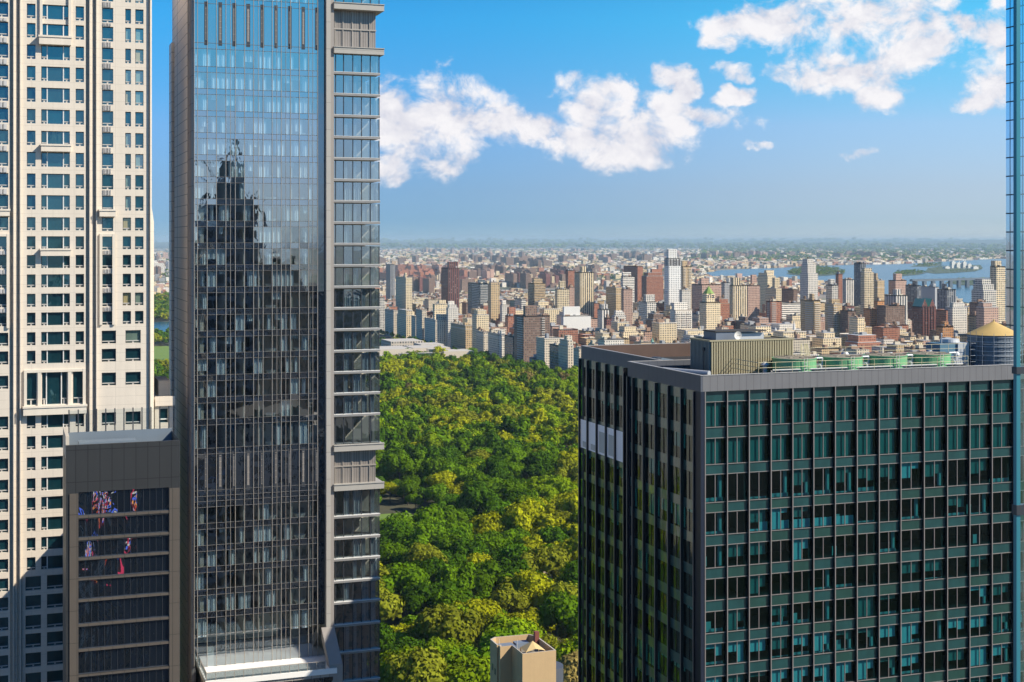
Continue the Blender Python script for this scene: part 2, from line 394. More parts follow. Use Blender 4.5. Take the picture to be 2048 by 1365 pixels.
# ------------------------------------------------------------------ cream limestone tower
def cream_tower():
    Y = 177.6
    xs = lambda u: X_on(u, Y); zc = lambda v: Z_at(v, xs(110), Y)
    T = thing('limestone_tower', 'tall cream limestone apartment tower with teal windows and fluted grey panels', 'tower', (0, Y, 0))
    tops = [-75.5,-32.5,10.3,48.7,91.3,134,176.5,219.6,262.7,305.3,348,391,435,473,510.5,549,587.5,625,664,700.8,743,829.6,871,913,954.7,993,1033.8,1073,1111.8,
            1150,1187.7,1227,1263.6,1302,1342,1380,1419,1458]
    ops, wins, led, flu = [], [], [], []
    def win(u0, u1, v0, v1, kind='sash', mul=()):
        o = (xs(u0), xs(u1), zc(v1), zc(v0)); ops.append(o)
        b = MB(); gx = [o[0]]+[xs(q) for q in mul]+[o[1]]
        g = 0
        if u0 > 240:
            r = rnd.random(); g = 2 if r < .3 else (3 if r < .5 and v0 < 700 else 0)
        for i in range(len(gx)-1):
            tilt_pane(b, gx[i], gx[i+1], o[2], o[3], Y+.32, g if g else 0, .006)
        for q in mul: x = xs(q); b.box(x-.06, x+.06, Y+.14, Y+.33, o[2], o[3], 1)
        zt = o[2]+(o[3]-o[2])*.17
        for i in range(len(gx)-1):
            if len(gx) == 4 and i == 1: continue
            b.box(gx[i]+.06, gx[i+1]-.06, Y+.16, Y+.33, zt-.05, zt+.05, 5)
            b.box((gx[i]+gx[i+1])/2-.09, (gx[i]+gx[i+1])/2+.09, Y+.18, Y+.31, o[2], zt-.1, 5)
        b.box(o[0], o[1], Y+.2, Y+.34, o[3]-.09, o[3], 4); b.box(o[0], o[0]+.08, Y+.2, Y+.34, o[2], o[3]-.09, 4)
        wins.append(b)
    for i, v in enumerate(tops):
        h = 28.7 if v < 430 else (26.0)
        nxt = tops[i+1] if i+1 < len(tops) else v+38
        if v == 743:
            for a, c, mu in ((51,73,()),(84,134,(93,123)),(146,168,())): win(a, c, 745, 809, mul=mu)
        elif v < 1140:
            win(53.7,71,v,v+h); win(82.5,139.7,v,v+h,mul=(94.5,127)); win(151.3,168,v,v+h)
        else:
            for a, c in ((51,82),(94,126),(138,168)): win(a, c, v, v+h+2)
        lb = v + (6 if v == 743 else 0)
        for c0 in ((-34,16.5),):
            win(c0[0], c0[1], lb, lb+h, mul=(-10,))
        if v < 650: win(204,226.5,v,v+h+1)
        else: win(203.5,232,v+(6 if v==743 else 0),v+h+(6 if v==743 else 0))
        if v < 425: win(250.5,262,v,v+h+1); win(270.5,287,v,v+h+1)
        elif v < 650: win(245.5,262,v,v+h); win(270,287,v,v+h)
        else: win(251,281.5,v+(6 if v==743 else 0),v+h+(6 if v==743 else 0))
        if v < 380 or 470 < v < 620:
            for a, c in ((205,222.5),(-32,14.5)):
                b = MB(); n = 5; w = (xs(c)-xs(a))/n
                for k in range(n): b.box(xs(a)+k*w+.05, xs(a)+(k+1)*w-.05, Y-.10, Y+.02, zc(nxt-1.5), zc(v+h+2.5))
                flu.append(b)
    # shadow grooves of the stepped piers
    for a, c in ((20.3,26.8),(34.2,40),(171.8,179),(186,192.3),(297.6,299.8)):
        ops.append((xs(a), xs(c), 0, 210.8))
    GR = [o for o in ops if o[3] == 210.8]; ops2 = [o for o in ops if o[3] != 210.8]
    w = MB(); cell_wall(w, -18, xs(300.5), 0, 210.8, Y, ops, .42)
    for a, c in ((20.3,26.8),(34.2,40),(171.8,179),(186,192.3),(297.6,299.8)):
        w.quad((xs(a),Y+.42,0),(xs(c),Y+.42,0),(xs(c),Y+.42,210.8),(xs(a),Y+.42,210.8))
        w.box(xs(c)-.02, xs(c)+.10, Y-.35, Y-.003, 0, 210.8)
    # splayed south-east corner, narrower above
    zs = zc(424); xa, xb, xt = xs(300.5), xs(309.3), xs(304.2)
    w.quad((xa,Y,0),(xb,Y+.95,0),(xb,Y+.95,zs-1.2),(xa,Y,zs-1.2))
    w.quad((xa,Y,zs-1.2),(xb,Y+.95,zs-1.2),(xt,Y+.4,zs+.6),(xa,Y,zs+.6))
    w.quad((xa,Y,zs+.6),(xt,Y+.4,zs+.6),(xt,Y+.4,210.8),(xa,Y,210.8))
    w.quad((xb,Y+.95,0),(xb,Y+20,0),(xb,Y+20,zs-1.2),(xb,Y+.95,zs-1.2))
    w.quad((xb,Y+.95,zs-1.2),(xb,Y+20,zs-1.2),(xt,Y+20,zs+.6),(xt,Y+.4,zs+.6))
    w.quad((xt,Y+.4,zs+.6),(xt,Y+20,zs+.6),(xt,Y+20,210.8),(xt,Y+.4,210.8))
    w.box(-18, xt-.02, Y+.6, Y+20, 0, 210.8, 0, 'b')
    obj('wall', w, m_cream, T)
    for (a, c, v0, v1, d) in ((78,142,77,91,.8),(82,141,293,304,.8),(81,141,501,512,.8),(46.5,172.5,814,828,.85),(198.5,230.5,422,433,.75),(-40,19.5,423,433,.75)):
        b = MB(); b.box(xs(a), xs(c), Y-d, Y+.05, zc(v1), zc(v0)); b.box(xs(a)-.08, xs(c)+.08, Y-d-.1, Y+.04, zc(v0)+.003, zc(v0)+.22)
        led.append(b)
    parts(T, 'ledge', led, m_creamd)
    fr = []
    for (a, c, v0, v1) in ((79.5,142.5,-20,78),(199,230,468,652),(48,171,739,813),(-40,19,468,655)):   # raised frames round window groups
        b = MB(); t = .32
        b.box(xs(a), xs(a)+t, Y-.28, Y+.04, zc(v1), zc(v0)); b.box(xs(c)-t, xs(c), Y-.28, Y+.04, zc(v1), zc(v0))
        b.box(xs(a)+t, xs(c)-t, Y-.25, Y+.04, zc(v0)-t, zc(v0)-.003)
        if v0 == 739:
            for q in (79, 139.5): b.box(xs(q)-.2, xs(q)+.2, Y-.22, Y+.04, zc(v1), zc(v0)-t)
        fr.append(b)
    parts(T, 'window_surround', fr, m_creamd)
    parts(T, 'spandrel_panel', flu, m_flute)
    parts(T, 'window', wins, [m_gtl, m_white, m_gtl2, m_gtl3, m_alud, surf('sash_bar', (.46,.43,.39), .6)])
    # low wing between the two towers
    b = MB(); ya = Y+2.2; a, c = X_on(309.4, ya)+.02, X_on(346, ya)
    zt = Z_at(797, (a+c)/2, ya); zt2 = zt
    o2 = [(X_on(318,ya), X_on(336,ya), Z_at(845+42*k, c, ya), Z_at(817+42*k, c, ya)) for k in range(0, 6)]
    cell_wall(b, a, c, 0, zt, ya, o2, .35); b.box(a, c, ya+.5, ya+14, 0, zt-.003)
    b.box(a, c+.2, ya-.35, ya+.1, zt-.9, zt+.25); b.box(X_on(322,ya), c, ya+3, ya+9, zt, zt+1.9)
    wg = obj('wing', b, m_cream, T)
    for o in o2:
        g = MB(); tilt_pane(g, o[0], o[1], o[2], o[3], ya+.3); g.box(o[0], o[1], ya+.15, ya+.31, o[2]+.35, o[2]+.5, 1)
        obj('window', g, [m_gtl, m_white], wg)
cream_tower()

# ------------------------------------------------------------------ blue glass tower
m_curt   = glass('coated_blue_glass', .40, (.90,.96,1.0), (.62,.73,.77), wob=.006, wscale=.45)
m_curt2  = glass('clear_grey_glass', .34, (.85,.93,1.0), (.42,.50,.53), wob=.012, wscale=.4)
m_spand  = glass('spandrel_glass', .40, (.85,.92,1.0), wob=.006, opaque=(.012,.014,.018))
m_navy   = glass('navy_glass', .20, (.7,.85,1.0), opaque=(.006,.012,.022))
m_clad   = surf('taupe_cladding', (.27,.245,.225), .55, var=.08, streak=.08)
m_cladj  = surf('brown_metal_cladding', (.36,.32,.29), .5, .2, var=.1, streak=.08, joints=(1.1,3.4), jcol=.4)
m_wgrid  = surf('ribbed_taupe_cladding', (.74,.66,.59), .5, var=.06, joints=(.92,1.36), jcol=.16)
m_wrib   = surf('pale_taupe_rib', (.80,.69,.60), .5, var=.06, joints=(90,1.364), jcol=.2)
m_tran   = surf('transom_metal', (.13,.12,.11), .5, .2)
m_pier   = surf('beige_pier', (.37,.35,.315), .6, var=.06, streak=.08, joints=(9,3.41), jcol=.6)
m_int    = surf('interior_plaster', (.62,.55,.46), .9, var=.08)
m_intd   = surf('interior_dark', (.10,.09,.085), .9, var=.2)
m_curtn  = surf('curtain_fabric', (.80,.82,.82), .9, var=.1, joints=(.3,60), jcol=.7)
m_terr   = surf('white_terrace_paving', (.80,.78,.74), .7, var=.04)
m_slab   = surf('grey_slab_edge', (.27,.26,.25), .5, .2)
m_louv   = surf('louvre_metal', (.27,.24,.215), .5, .3, var=.12, scale=2, streak=.3, joints=(.3,60), jcol=.5)

def glass_tower():
    Y = 177.6; XW = 21.3
    xs = lambda u: X_on(u, Y)
    T = thing('glass_tower', 'tall blue glass tower with thin vertical fins, terrace and grey louvred floors', 'tower', (38, Y, 0))
    st = [(120.96,123.76,'r'),(123.76,126.56,'r'),(126.56,129.36,'r'),(129.36,132.0,'r'),(132.0,134.72,'r'),(134.72,137.44,'r'),(137.44,138.8,'p'),
          (138.8,144.0,'m'),(144.0,147.6,'t')]
    z = 147.6
    while z < 190.8: st.append((z, z+2.728, 'r')); z += 2.728
    st += [(z, 194.16, 'r'), (194.16, 199.76, 'm'), (199.76, 202.48, 'r'), (202.48, 205.2, 'r')]
    mul = [388.3,394.8,414.2,432.8,451.6,470.4,489,507,526,544.2,562.4,580.8,598.4,616.8,635,650]
    thin = [460.9,516.6,553.6,571.5,625.5]
    mx = [xs(u) for u in mul]; xe = xs(650)
    slots = [(408.4,416),(436.7,444.3),(464.6,472.6),(492.5,500.3),(520.6,528.2),(548.5,555.4),(575.9,583.3),(603,610),(629.9,637)]
    tubs, cols, curt, louv = [], [], [], []
    for (z0, z1, k) in st:
        g = MB()
        for i in range(len(mx)-1):
            m = 2 if i == len(mx)-2 else 0
            if k == 'm' : m = 1 if i < len(mx)-2 else 2
            if k == 'p' : m = 1
            tilt_pane(g, mx[i], mx[i+1], z0+.38, z1-.34, Y, m, .0022)
            tilt_pane(g, mx[i], mx[i+1], z1-.34, z1+.38, Y+.004, 2 if i == len(mx)-2 else 1, .003)
        obj('window_band', g, [m_curt, m_spand, m_navy], T)
        t = MB()
        for zz in (z0+.38, z1-.34): t.box(mx[0], mx[-2], Y-.06, Y+.02, zz-.024, zz+.024)
        obj('transom', t, m_tran, T)
        if k == 'm':
            for (a, c) in slots:
                b = MB(); xa, xb = xs(a), xs(c)
                b.box(xa, xb, Y-.03, Y+.03, z0+.1, z1-.1, 0)
                b.box(xa+.12, xb-.12, Y-.05, Y-.03, z0+.75, z1-.75, 1)
                for q in range(6): b.box(xa+.1, xb-.1, Y-.07, Y-.04, z0+.8+q*.76, z0+.86+q*.76, 2)
                louv.append(b)
            continue
        s = MB(); s.box(XW+.3, xe-.1, Y+.35, Y+8, z1-.28, z1)
        obj('floor_slab', s, m_int, T)
        # rooms
        b = MB(); b.box(XW+.3, xe-.1, Y+8, Y+8.3, z0, z1-.28, 1)
        for u in (451.6,489,520,562.4,585,623):
            b.box(xs(u)-.07, xs(u)+.07, Y+.5, Y+8, z0, z1-.28, 0)
        for a, c in ((521,561),(586,622)):
            b.box(xs(a), xs(c), Y+3.0, Y+3.15, z0, z1-.28, 0)
        obj('room_wall', b, [m_int, m_intd], T)
        c = MB(); c.box(xs(399), xs(409), Y+.7, Y+1.4, z0, z1-.28); cols.append(c)
        for a, cc in ((534,556),(592,614)):
            if rnd.random() < .6:
                b = MB(); cx, w = (xs(a)+xs(cc))/2, (xs(cc)-xs(a))/2
                for q in range(4):
                    r0, r1 = w*(.62+.13*q), w*(.62+.13*(q+1)); n0 = len(b.v)
                    for zz, r in ((z0+.06+.16*q, r0), (z0+.06+.16*(q+1), r1)):
                        for i in range(14):
                            an = 2*math.pi*i/14; b.v.append((cx+r*math.cos(an), Y+1.2+.42*r/w*math.sin(an)*1.2, zz))
                    for i in range(14):
                        j = (i+1) % 14; b.f.append((n0+i, n0+j, n0+14+j, n0+14+i)); b.m.append(0)
                tubs.append(b)
        for i in range(len(mx)-2):
            p = .8 if z0 > 176 else (.34 if z0 > 152 else .18)
            if i in (0, 1, 2, 8, 9, 11, 12): p += .2
            if rnd.random() < p:
                c = MB(); wd = (mx[i+1]-mx[i]); a0 = mx[i]+wd*rnd.choice((.02,.02,.35,.5)); a1 = min(mx[i+1]-.03, a0+wd*rnd.choice((.4,.7,1,1)))
                zb = z0 if rnd.random() < .8 else z0+rnd.uniform(.8, 2)
                n = max(2, int((a1-a0)/.14))
                for q in range(n):
                    xa, xb = a0+(a1-a0)*q/n, a0+(a1-a0)*(q+1)/n; dy = (.05 if q % 2 else -.05)
                    c.quad((xa,Y+.45-dy,zb),(xb,Y+.45+dy,zb),(xb,Y+.45+dy,z1-.3),(xa,Y+.45-dy,z1-.3))
                curt.append(c)
    parts(T, 'louvre_slot', louv, [m_alud, m_louv, m_alu])
    parts(T, 'column', cols, m_int); parts(T, 'bathtub', tubs, m_white); parts(T, 'curtain', curt, m_curtn)
    fins = []
    for i, x in enumerate(mx[:-1]):
        b = MB(); b.box(x-.03, x+.03, Y-.14, Y+.03, 117.36, 205.2); fins.append(b)
    for u in thin:
        b = MB(); b.box(xs(u)-.02, xs(u)+.02, Y-.09, Y+.03, 117.36, 205.2); fins.append(b)
    parts(T, 'fin', fins, m_alu)
    # body, west side, piers
    b = MB(); b.box(XW+.25, 38.1, Y+8.4, 200.8, 0, 205.2); obj('core_wall', b, m_intd, T)
    b = MB(); b.box(XW, XW+.22, Y+5.85, 200.95, 0, 205.2); b.box(XW-.5, XW+.2, 198, 201, 0, 197.2)
    obj('west_wall', b, m_wgrid, T)
    rb = []
    for q in range(19):
        y = 183.7+q*.92
        c = MB(); c.box(XW-.13, XW, y-.3, y+.3, 60, 205.2); rb.append(c)
    parts(T, 'rib', rb, m_wrib)
    b = MB(); b.box(XW-.05, XW+.28, Y+.06, Y+5.85, 0, 205.2)
    for q in (0.0, 1.0, 2.1, 3.7): b.box(XW-.2, XW-.05, Y+.1+q, Y+.22+q, 0, 205.2)
    obj('corner_pier', b, m_cladj, T)
    b = MB(); b.box(xe+.02, xs(659), Y-.75, Y+8, 117.44, 205.2); obj('pier', b, m_pier, T)
    b = MB(); b.box(xs(659)+.003, xs(667), Y-.35, Y+8, 60, 205.2); obj('pier', b, m_clad, T)
    # bay at the east side: one wide window a storey between projecting slab edges
    XE = xs(758.5); XA = xs(667)
    ez = [113.52,117.28,120.8,123.68,126.4,129.2,131.92,134.64,138.48]
    z = 143.6; ez2 = [143.6, 147.6]
    while ez2[-1] < 190.8: ez2.append(ez2[-1]+2.732)
    ez2 += [194.32]
    ez3 = [199.92, 202.64, 205.36]
    div = [667,671.5,687.5,706,723.4,741,758.5]
    rw = []
    for lst in (ez, ez2, ez3):
        for a, c in zip(lst[:-1], lst[1:]):
            g = MB()
            for i in range(len(div)-1):
                tilt_pane(g, xs(div[i]), xs(div[i+1]), a+.28, c-.12, Y+.1, 0, .003)
                g.box(xs(div[i+1])-.045, xs(div[i+1])+.045, Y+.0, Y+.13, a+.28, c-.12, 1)
            if c-a > 4: g.box(XA, XE, Y+.02, Y+.12, c-1.15, c-1.05, 1)
            g.quad((XE,Y+.1,a+.28),(XE,Y+7,a+.28),(XE,Y+7,c-.12),(XE,Y+.1,c-.12),0)
            obj('bay_window', g, [m_curt2, m_alud], T)
            b = MB(); b.box(XA, XE-.1, Y+.3, Y+7, a+.02, a+.26); yy = Y+rnd.choice((2.6,3.6,5,6.5)); b.box(XA+.2, XE-.2, yy, yy+.2, a+.26, c-.1)
            r = rnd.random()
            b.box(xs(743), xs(752), Y+.8, Y+1.4, a+.26, c-.1)
            b.box(xs(687)+rnd.random()*2, xs(700)+rnd.random()*2, Y+3.2, Y+3.4, a+.26, c-.1)
            obj('room_wall', b, m_int, T)
            if r < .72:
                for i in range(1, 5):
                    if rnd.random() < .75:
                        cu = MB(); x0, x1 = xs(div[i+1])+.1, xs(div[i+2])-.1 if i+2 < len(div) else XE-.1
                        n = 7; x1 = x0+(x1-x0)*rnd.choice((.5,.7,1))
                        for q in range(n):
                            xa, xb = x0+(x1-x0)*q/n, x0+(x1-x0)*(q+1)/n; dy = .06 if q % 2 else -.06
                            cu.quad((xa,Y+.5-dy,a+.27),(xb,Y+.5+dy,a+.27),(xb,Y+.5+dy,c-.15),(xa,Y+.5-dy,c-.15))
                        rw.append(cu)
        for a in lst[:-1]:
            b = MB(); b.box(XA+.002, XE+.05, Y-.28, Y+.09, a+.02, a+.27); b.box(XA+.004, XE+.07, Y-.31, Y+.08, a+.273, a+.33, 1); obj('slab_edge', b, [m_slab, m_white], T)
    parts(T, 'curtain', rw, m_curtn)
    for (a, c) in ((138.8, 143.6), (194.48, 199.92)):
        b = MB(); b.box(XA+.1, XE-.35, Y+.55, Y+7, a, c); obj('louvre_panel', b, m_louv, T)
        p = MB()
        for i in range(1, 6): p.box(xs(div[i])-.05, xs(div[i])+.05, Y+.43, Y+.57, a+.1, c-.2)
        p.box(XA+.1, XE-.3, Y+.40, Y+.58, (a+c)/2-.1, (a+c)/2+.06); obj('louvre_frame', p, m_alu, T)
        for zz in (a-.55, c-.35):
            e = MB(); e.box(XA-.1, xs(765.5), Y-.75, Y+7.5, zz, zz+.75); e.box(XA-.1, xs(766), Y-.85, Y-.3, zz+.753, zz+.85)
            obj('cornice', e, m_pier, T)
    b = MB(); b.box(XA, XE-.1, Y+7.1, Y+24, 0, 205.2); b.box(XA+.1, XE-.05, Y+.3, Y+7, 0, 113.2); obj('rear_wall', b, m_clad, T)
    # terrace on the podium with its glass screen and balustrade
    YT = 171.7; xa, xb = XW+.7, xs(654)
    b = MB(); b.box(xa, xb, YT, Y+8.3, 116.72, 117.36); obj('terrace', b, m_terr, T)
    b = MB(); b.box(xa+.2, xb-.2, YT+.25, Y+8.2, 0, 116.7); obj('podium_wall', b, m_cladj, T)
    for k in range(4):
        g = MB(); n = 12
        for i in range(n):
            x0, x1 = xa+.4+(xb-xa-.8)*i/n, xa+.4+(xb-xa-.8)*(i+1)/n
            tilt_pane(g, x0, x1-.06, 114.2-2.8*k, 116.3-2.8*k, YT+.2)
        obj('podium_window', g, m_spand, T)
    g = MB()
    for i in range(len(mx)-1): tilt_pane(g, mx[i], mx[i+1], 117.4, 121.0, Y, 0, .002)
    obj('terrace_screen', g, m_curt2, T)
    b = MB(); b.box(xa, xe, Y+6.8, Y+7, 117.36, 118.32); b.box(xs(415), xs(429), Y+.1, Y+.25, 117.36, 119.76); b.box(xs(600), xs(618), Y+6.5, Y+6.79, 117.36, 119.92)
    obj('terrace_wall', b, m_terr, T)
    b = MB(); b.box(xa, xe, Y+7.1, Y+7.3, 117.36, 120.72); obj('terrace_glazing', b, m_spand, T)
    b = MB(); n = 13
    for i in range(n+1):
        x = xa+.15+(xb-xa-1.6)*i/n; b.box(x-.035, x+.035, YT+.1, YT+.18, 117.36, 118.28)
    b.box(xa+.1, xb-1.4, YT+.1, YT+.2, 118.28, 118.34)
    for i in range(7):
        y = YT+.2+i*1.1; b.box(xa+.12, xa+.2, y-.035, y+.035, 117.36, 118.28)
    b.box(xa+.1, xa+.2, YT+.2, Y-.3, 118.28, 118.34); obj('balustrade', b, m_alu, T)
    g = MB(); g.quad((xa+.2,YT+.14,117.4),(xb-1.4,YT+.14,117.4),(xb-1.4,YT+.14,118.26),(xa+.2,YT+.14,118.26))
    g.quad((xa+.16,Y-.3,117.4),(xa+.16,YT+.2,117.4),(xa+.16,YT+.2,118.26),(xa+.16,Y-.3,118.26)); obj('balustrade_glass', g, m_curt2, T)
    b = MB(); x0, x1 = xb-.9, xb+.75      # raking fin at the terrace end
    pf = [(Y-.8,121.12),(Y-.8,119.76),(YT+.2,116.4),(YT+.2,117.76)]
    b.poly([(x0,y,z) for y, z in pf][::-1]); b.poly([(x1,y,z) for y, z in pf])
    for i in range(4):
        (y0, z0), (y1, z1) = pf[i], pf[(i+1) % 4]; b.quad((x0,y0,z0),(x0,y1,z1),(x1,y1,z1),(x1,y0,z0))
    b.box(x0, x1, YT+.2, YT+.9, 60, 116.4); obj('raking_fin', b, m_clad, T)
glass_tower()

# ------------------------------------------------------------------ brown clad building with its roof screen
m_brown = surf('grey_brown_cladding', (.036,.037,.038), .5, .25, var=.1, scale=.3, streak=.1, joints=(1.2,3.3), jcol=.35)
m_brpier= surf('brown_stone_pier', (.085,.070,.056), .6, var=.1, joints=(1.2,3.3), jcol=.4)
m_gwav  = glass('rippled_dark_glass', .42, (.9,.95,1.0), opaque=(.006,.010,.016), wob=.07, wscale=.35)
m_beige = surf('beige_coping', (.50,.44,.36), .7, var=.07)
m_bluer = surf('pale_roof_membrane', (.14,.175,.21), .7, var=.08)
m_clear = glass('clear_glass_screen', .10, (.9,.95,1), (.86,.92,.94), wob=.001)

def brown_building():
    Y = 152.0; xs = lambda u: X_on(u, Y)
    x0, x1, zt, yb = xs(132), xs(360), 149.05, 160.5
    T = thing('clad_building', 'grey brown metal clad building with rippled dark windows and a glass roof screen', 'building', ((x0+x1)/2, Y, 0))
    zc = lambda v: Z_at(v, xs(200), Y)
    wa, wb = xs(157), xs(338)
    rows = [(983,1029),(1037,1073),(1081,1113),(1120,1153),(1160,1196),(1202,1245),(1252,1295),(1301,1345),(1352,1395)]
    ops = [(wa, wb, zc(b), zc(a)) for a, b in rows]
    w = MB(); cell_wall(w, x0, x1, 0, zt, Y, ops, .3)
    w.quad((x0,yb,0),(x0,Y,0),(x0,Y,zt),(x0,yb,zt)); w.quad((x1,Y,0),(x1,yb,0),(x1,yb,zt),(x1,Y,zt)); w.quad((x1,yb,0),(x0,yb,0),(x0,yb,zt-1.2),(x1,yb,zt-1.2))
    w.quad((x0+.35,Y+.35,zt-1.4),(x1-.35,Y+.35,zt-1.4),(x1-.35,Y+.35,zt),(x0+.35,Y+.35,zt))
    w.quad((x0,Y,zt),(x1,Y,zt),(x1,Y+.35,zt),(x0,Y+.35,zt)); obj('wall', w, m_brown, T)
    for o in ops:
        g = MB(); n = 14
        for i in range(n):
            a, b = o[0]+(o[1]-o[0])*i/n, o[0]+(o[1]-o[0])*(i+1)/n
            tilt_pane(g, a, b, o[2], o[3], Y+.22, 0, .01)
            g.box(b-.018, b+.018, Y+.17, Y+.24, o[2], o[3], 1)
        g.box(o[0], o[1], Y-.06, Y+.2, o[2]-.28, o[2]-.02, 2)
        obj('window', g, [m_gwav, m_alud, m_brpier], T)
    b = MB(); b.box(xs(139), xs(156.5), Y-.12, Y, 60, zc(985)); b.box(xs(338.5), xs(359), Y-.12, Y, 60, zc(985)); obj('pier', b, m_brpier, T)
    b = MB(); b.box(x0+.35, x1-.05, Y+.4, yb, zt-1.5, zt-1.3); b.box(x0+1.5, x1-4, Y+5.5, Y+7.4, zt-1.3, zt-.5); obj('roof', b, m_bluer, T)
    b = MB(); b.box(x0-.02, x0+.33, Y+.36, yb-.4, zt-1.4, zt+.9); obj('parapet', b, m_beige, T)
    b = MB(); b.box(x0+.5, x1, yb-.35, yb, zt-1.3, zt+.25); obj('parapet', b, m_bluer, T)
    po, n = [], 12
    for i in range(n):
        x = x0+.6+(x1-x0-.9)*i/(n-1); b = MB(); b.box(x-.06, x+.06, yb-.27, yb-.13, zt+.25, zt+2.7); po.append(b)
    parts(T, 'screen_post', po, m_alud)
    g = MB()
    for i in range(n-1):
        a = x0+.6+(x1-x0-.9)*i/(n-1); c = x0+.6+(x1-x0-.9)*(i+1)/(n-1)
        g.quad((a+.06,yb-.2,zt+.3),(c-.06,yb-.2,zt+.3),(c-.06,yb-.2,zt+2.6),(a+.06,yb-.2,zt+2.6))
    obj('glass_screen', g, m_clear, T)
    b = MB(); b.box(13.6, 17.9, 164.8, 177.3, 0, 143.0); b.box(x0+1, x1-.5, yb+.02, 164.7, 0, 130); obj('hidden_shadow_block', b, m_brown, T)  # unseen block added to cast the diagonal shadow on the limestone tower
brown_building()

# ------------------------------------------------------------------ dark office block with teal spandrels and its roof plant
m_fin   = surf('bronze_grey_fin', (.25,.225,.215), .45, .35, var=.08)
m_finb  = surf('shade_black_fin_side', (.012,.013,.017), .5, .2, var=.1)  # shade on the fin sides is put into this near-black
m_sp1   = surf('teal_spandrel', (.011,.052,.055), .28, var=.4, scale=.5, streak=.25)
m_sp2   = surf('green_spandrel', (.013,.050,.044), .28, var=.35, scale=.5, streak=.25)
m_ogl   = glass('green_tinted_glass', .022, (.6,.9,1.0), (.15,.44,.48), wob=.006)
m_ogl2  = glass('green_tinted_glass_west', .10, (.9,1.0,.95), (.16,.52,.50), wob=.03, wscale=.5)
m_blindg = surf('grey_roller_blind', (.24,.30,.26), .9, var=.08, joints=(.22,60), jcol=.85)
m_blind = surf('pale_roller_blind', (.80,.82,.80), .9, var=.05, joints=(.22,60), jcol=.85)
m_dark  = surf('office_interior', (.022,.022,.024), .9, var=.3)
m_deskl = surf('office_pale_wall', (.55,.56,.52), .9, var=.1)
m_fascia= surf('grey_metal_fascia', (.175,.17,.175), .5, .25, var=.1, scale=.4, joints=(.9,40), jcol=.62, streak=.12)
m_fasciw= surf('shaded_metal_fascia', (.10,.11,.135), .5, .25, var=.08, scale=.4, joints=(1.2,40), jcol=.7)  # darker, bluer copy of the grey fascia: west-side shade put into the colour
m_navyp = surf('navy_corner_column', (.018,.024,.045), .4, .3, var=.1)
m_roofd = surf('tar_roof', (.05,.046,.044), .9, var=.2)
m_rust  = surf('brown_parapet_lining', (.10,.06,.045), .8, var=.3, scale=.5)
m_board = surf('white_boarding', (.96,.96,.96), .7, var=.03)

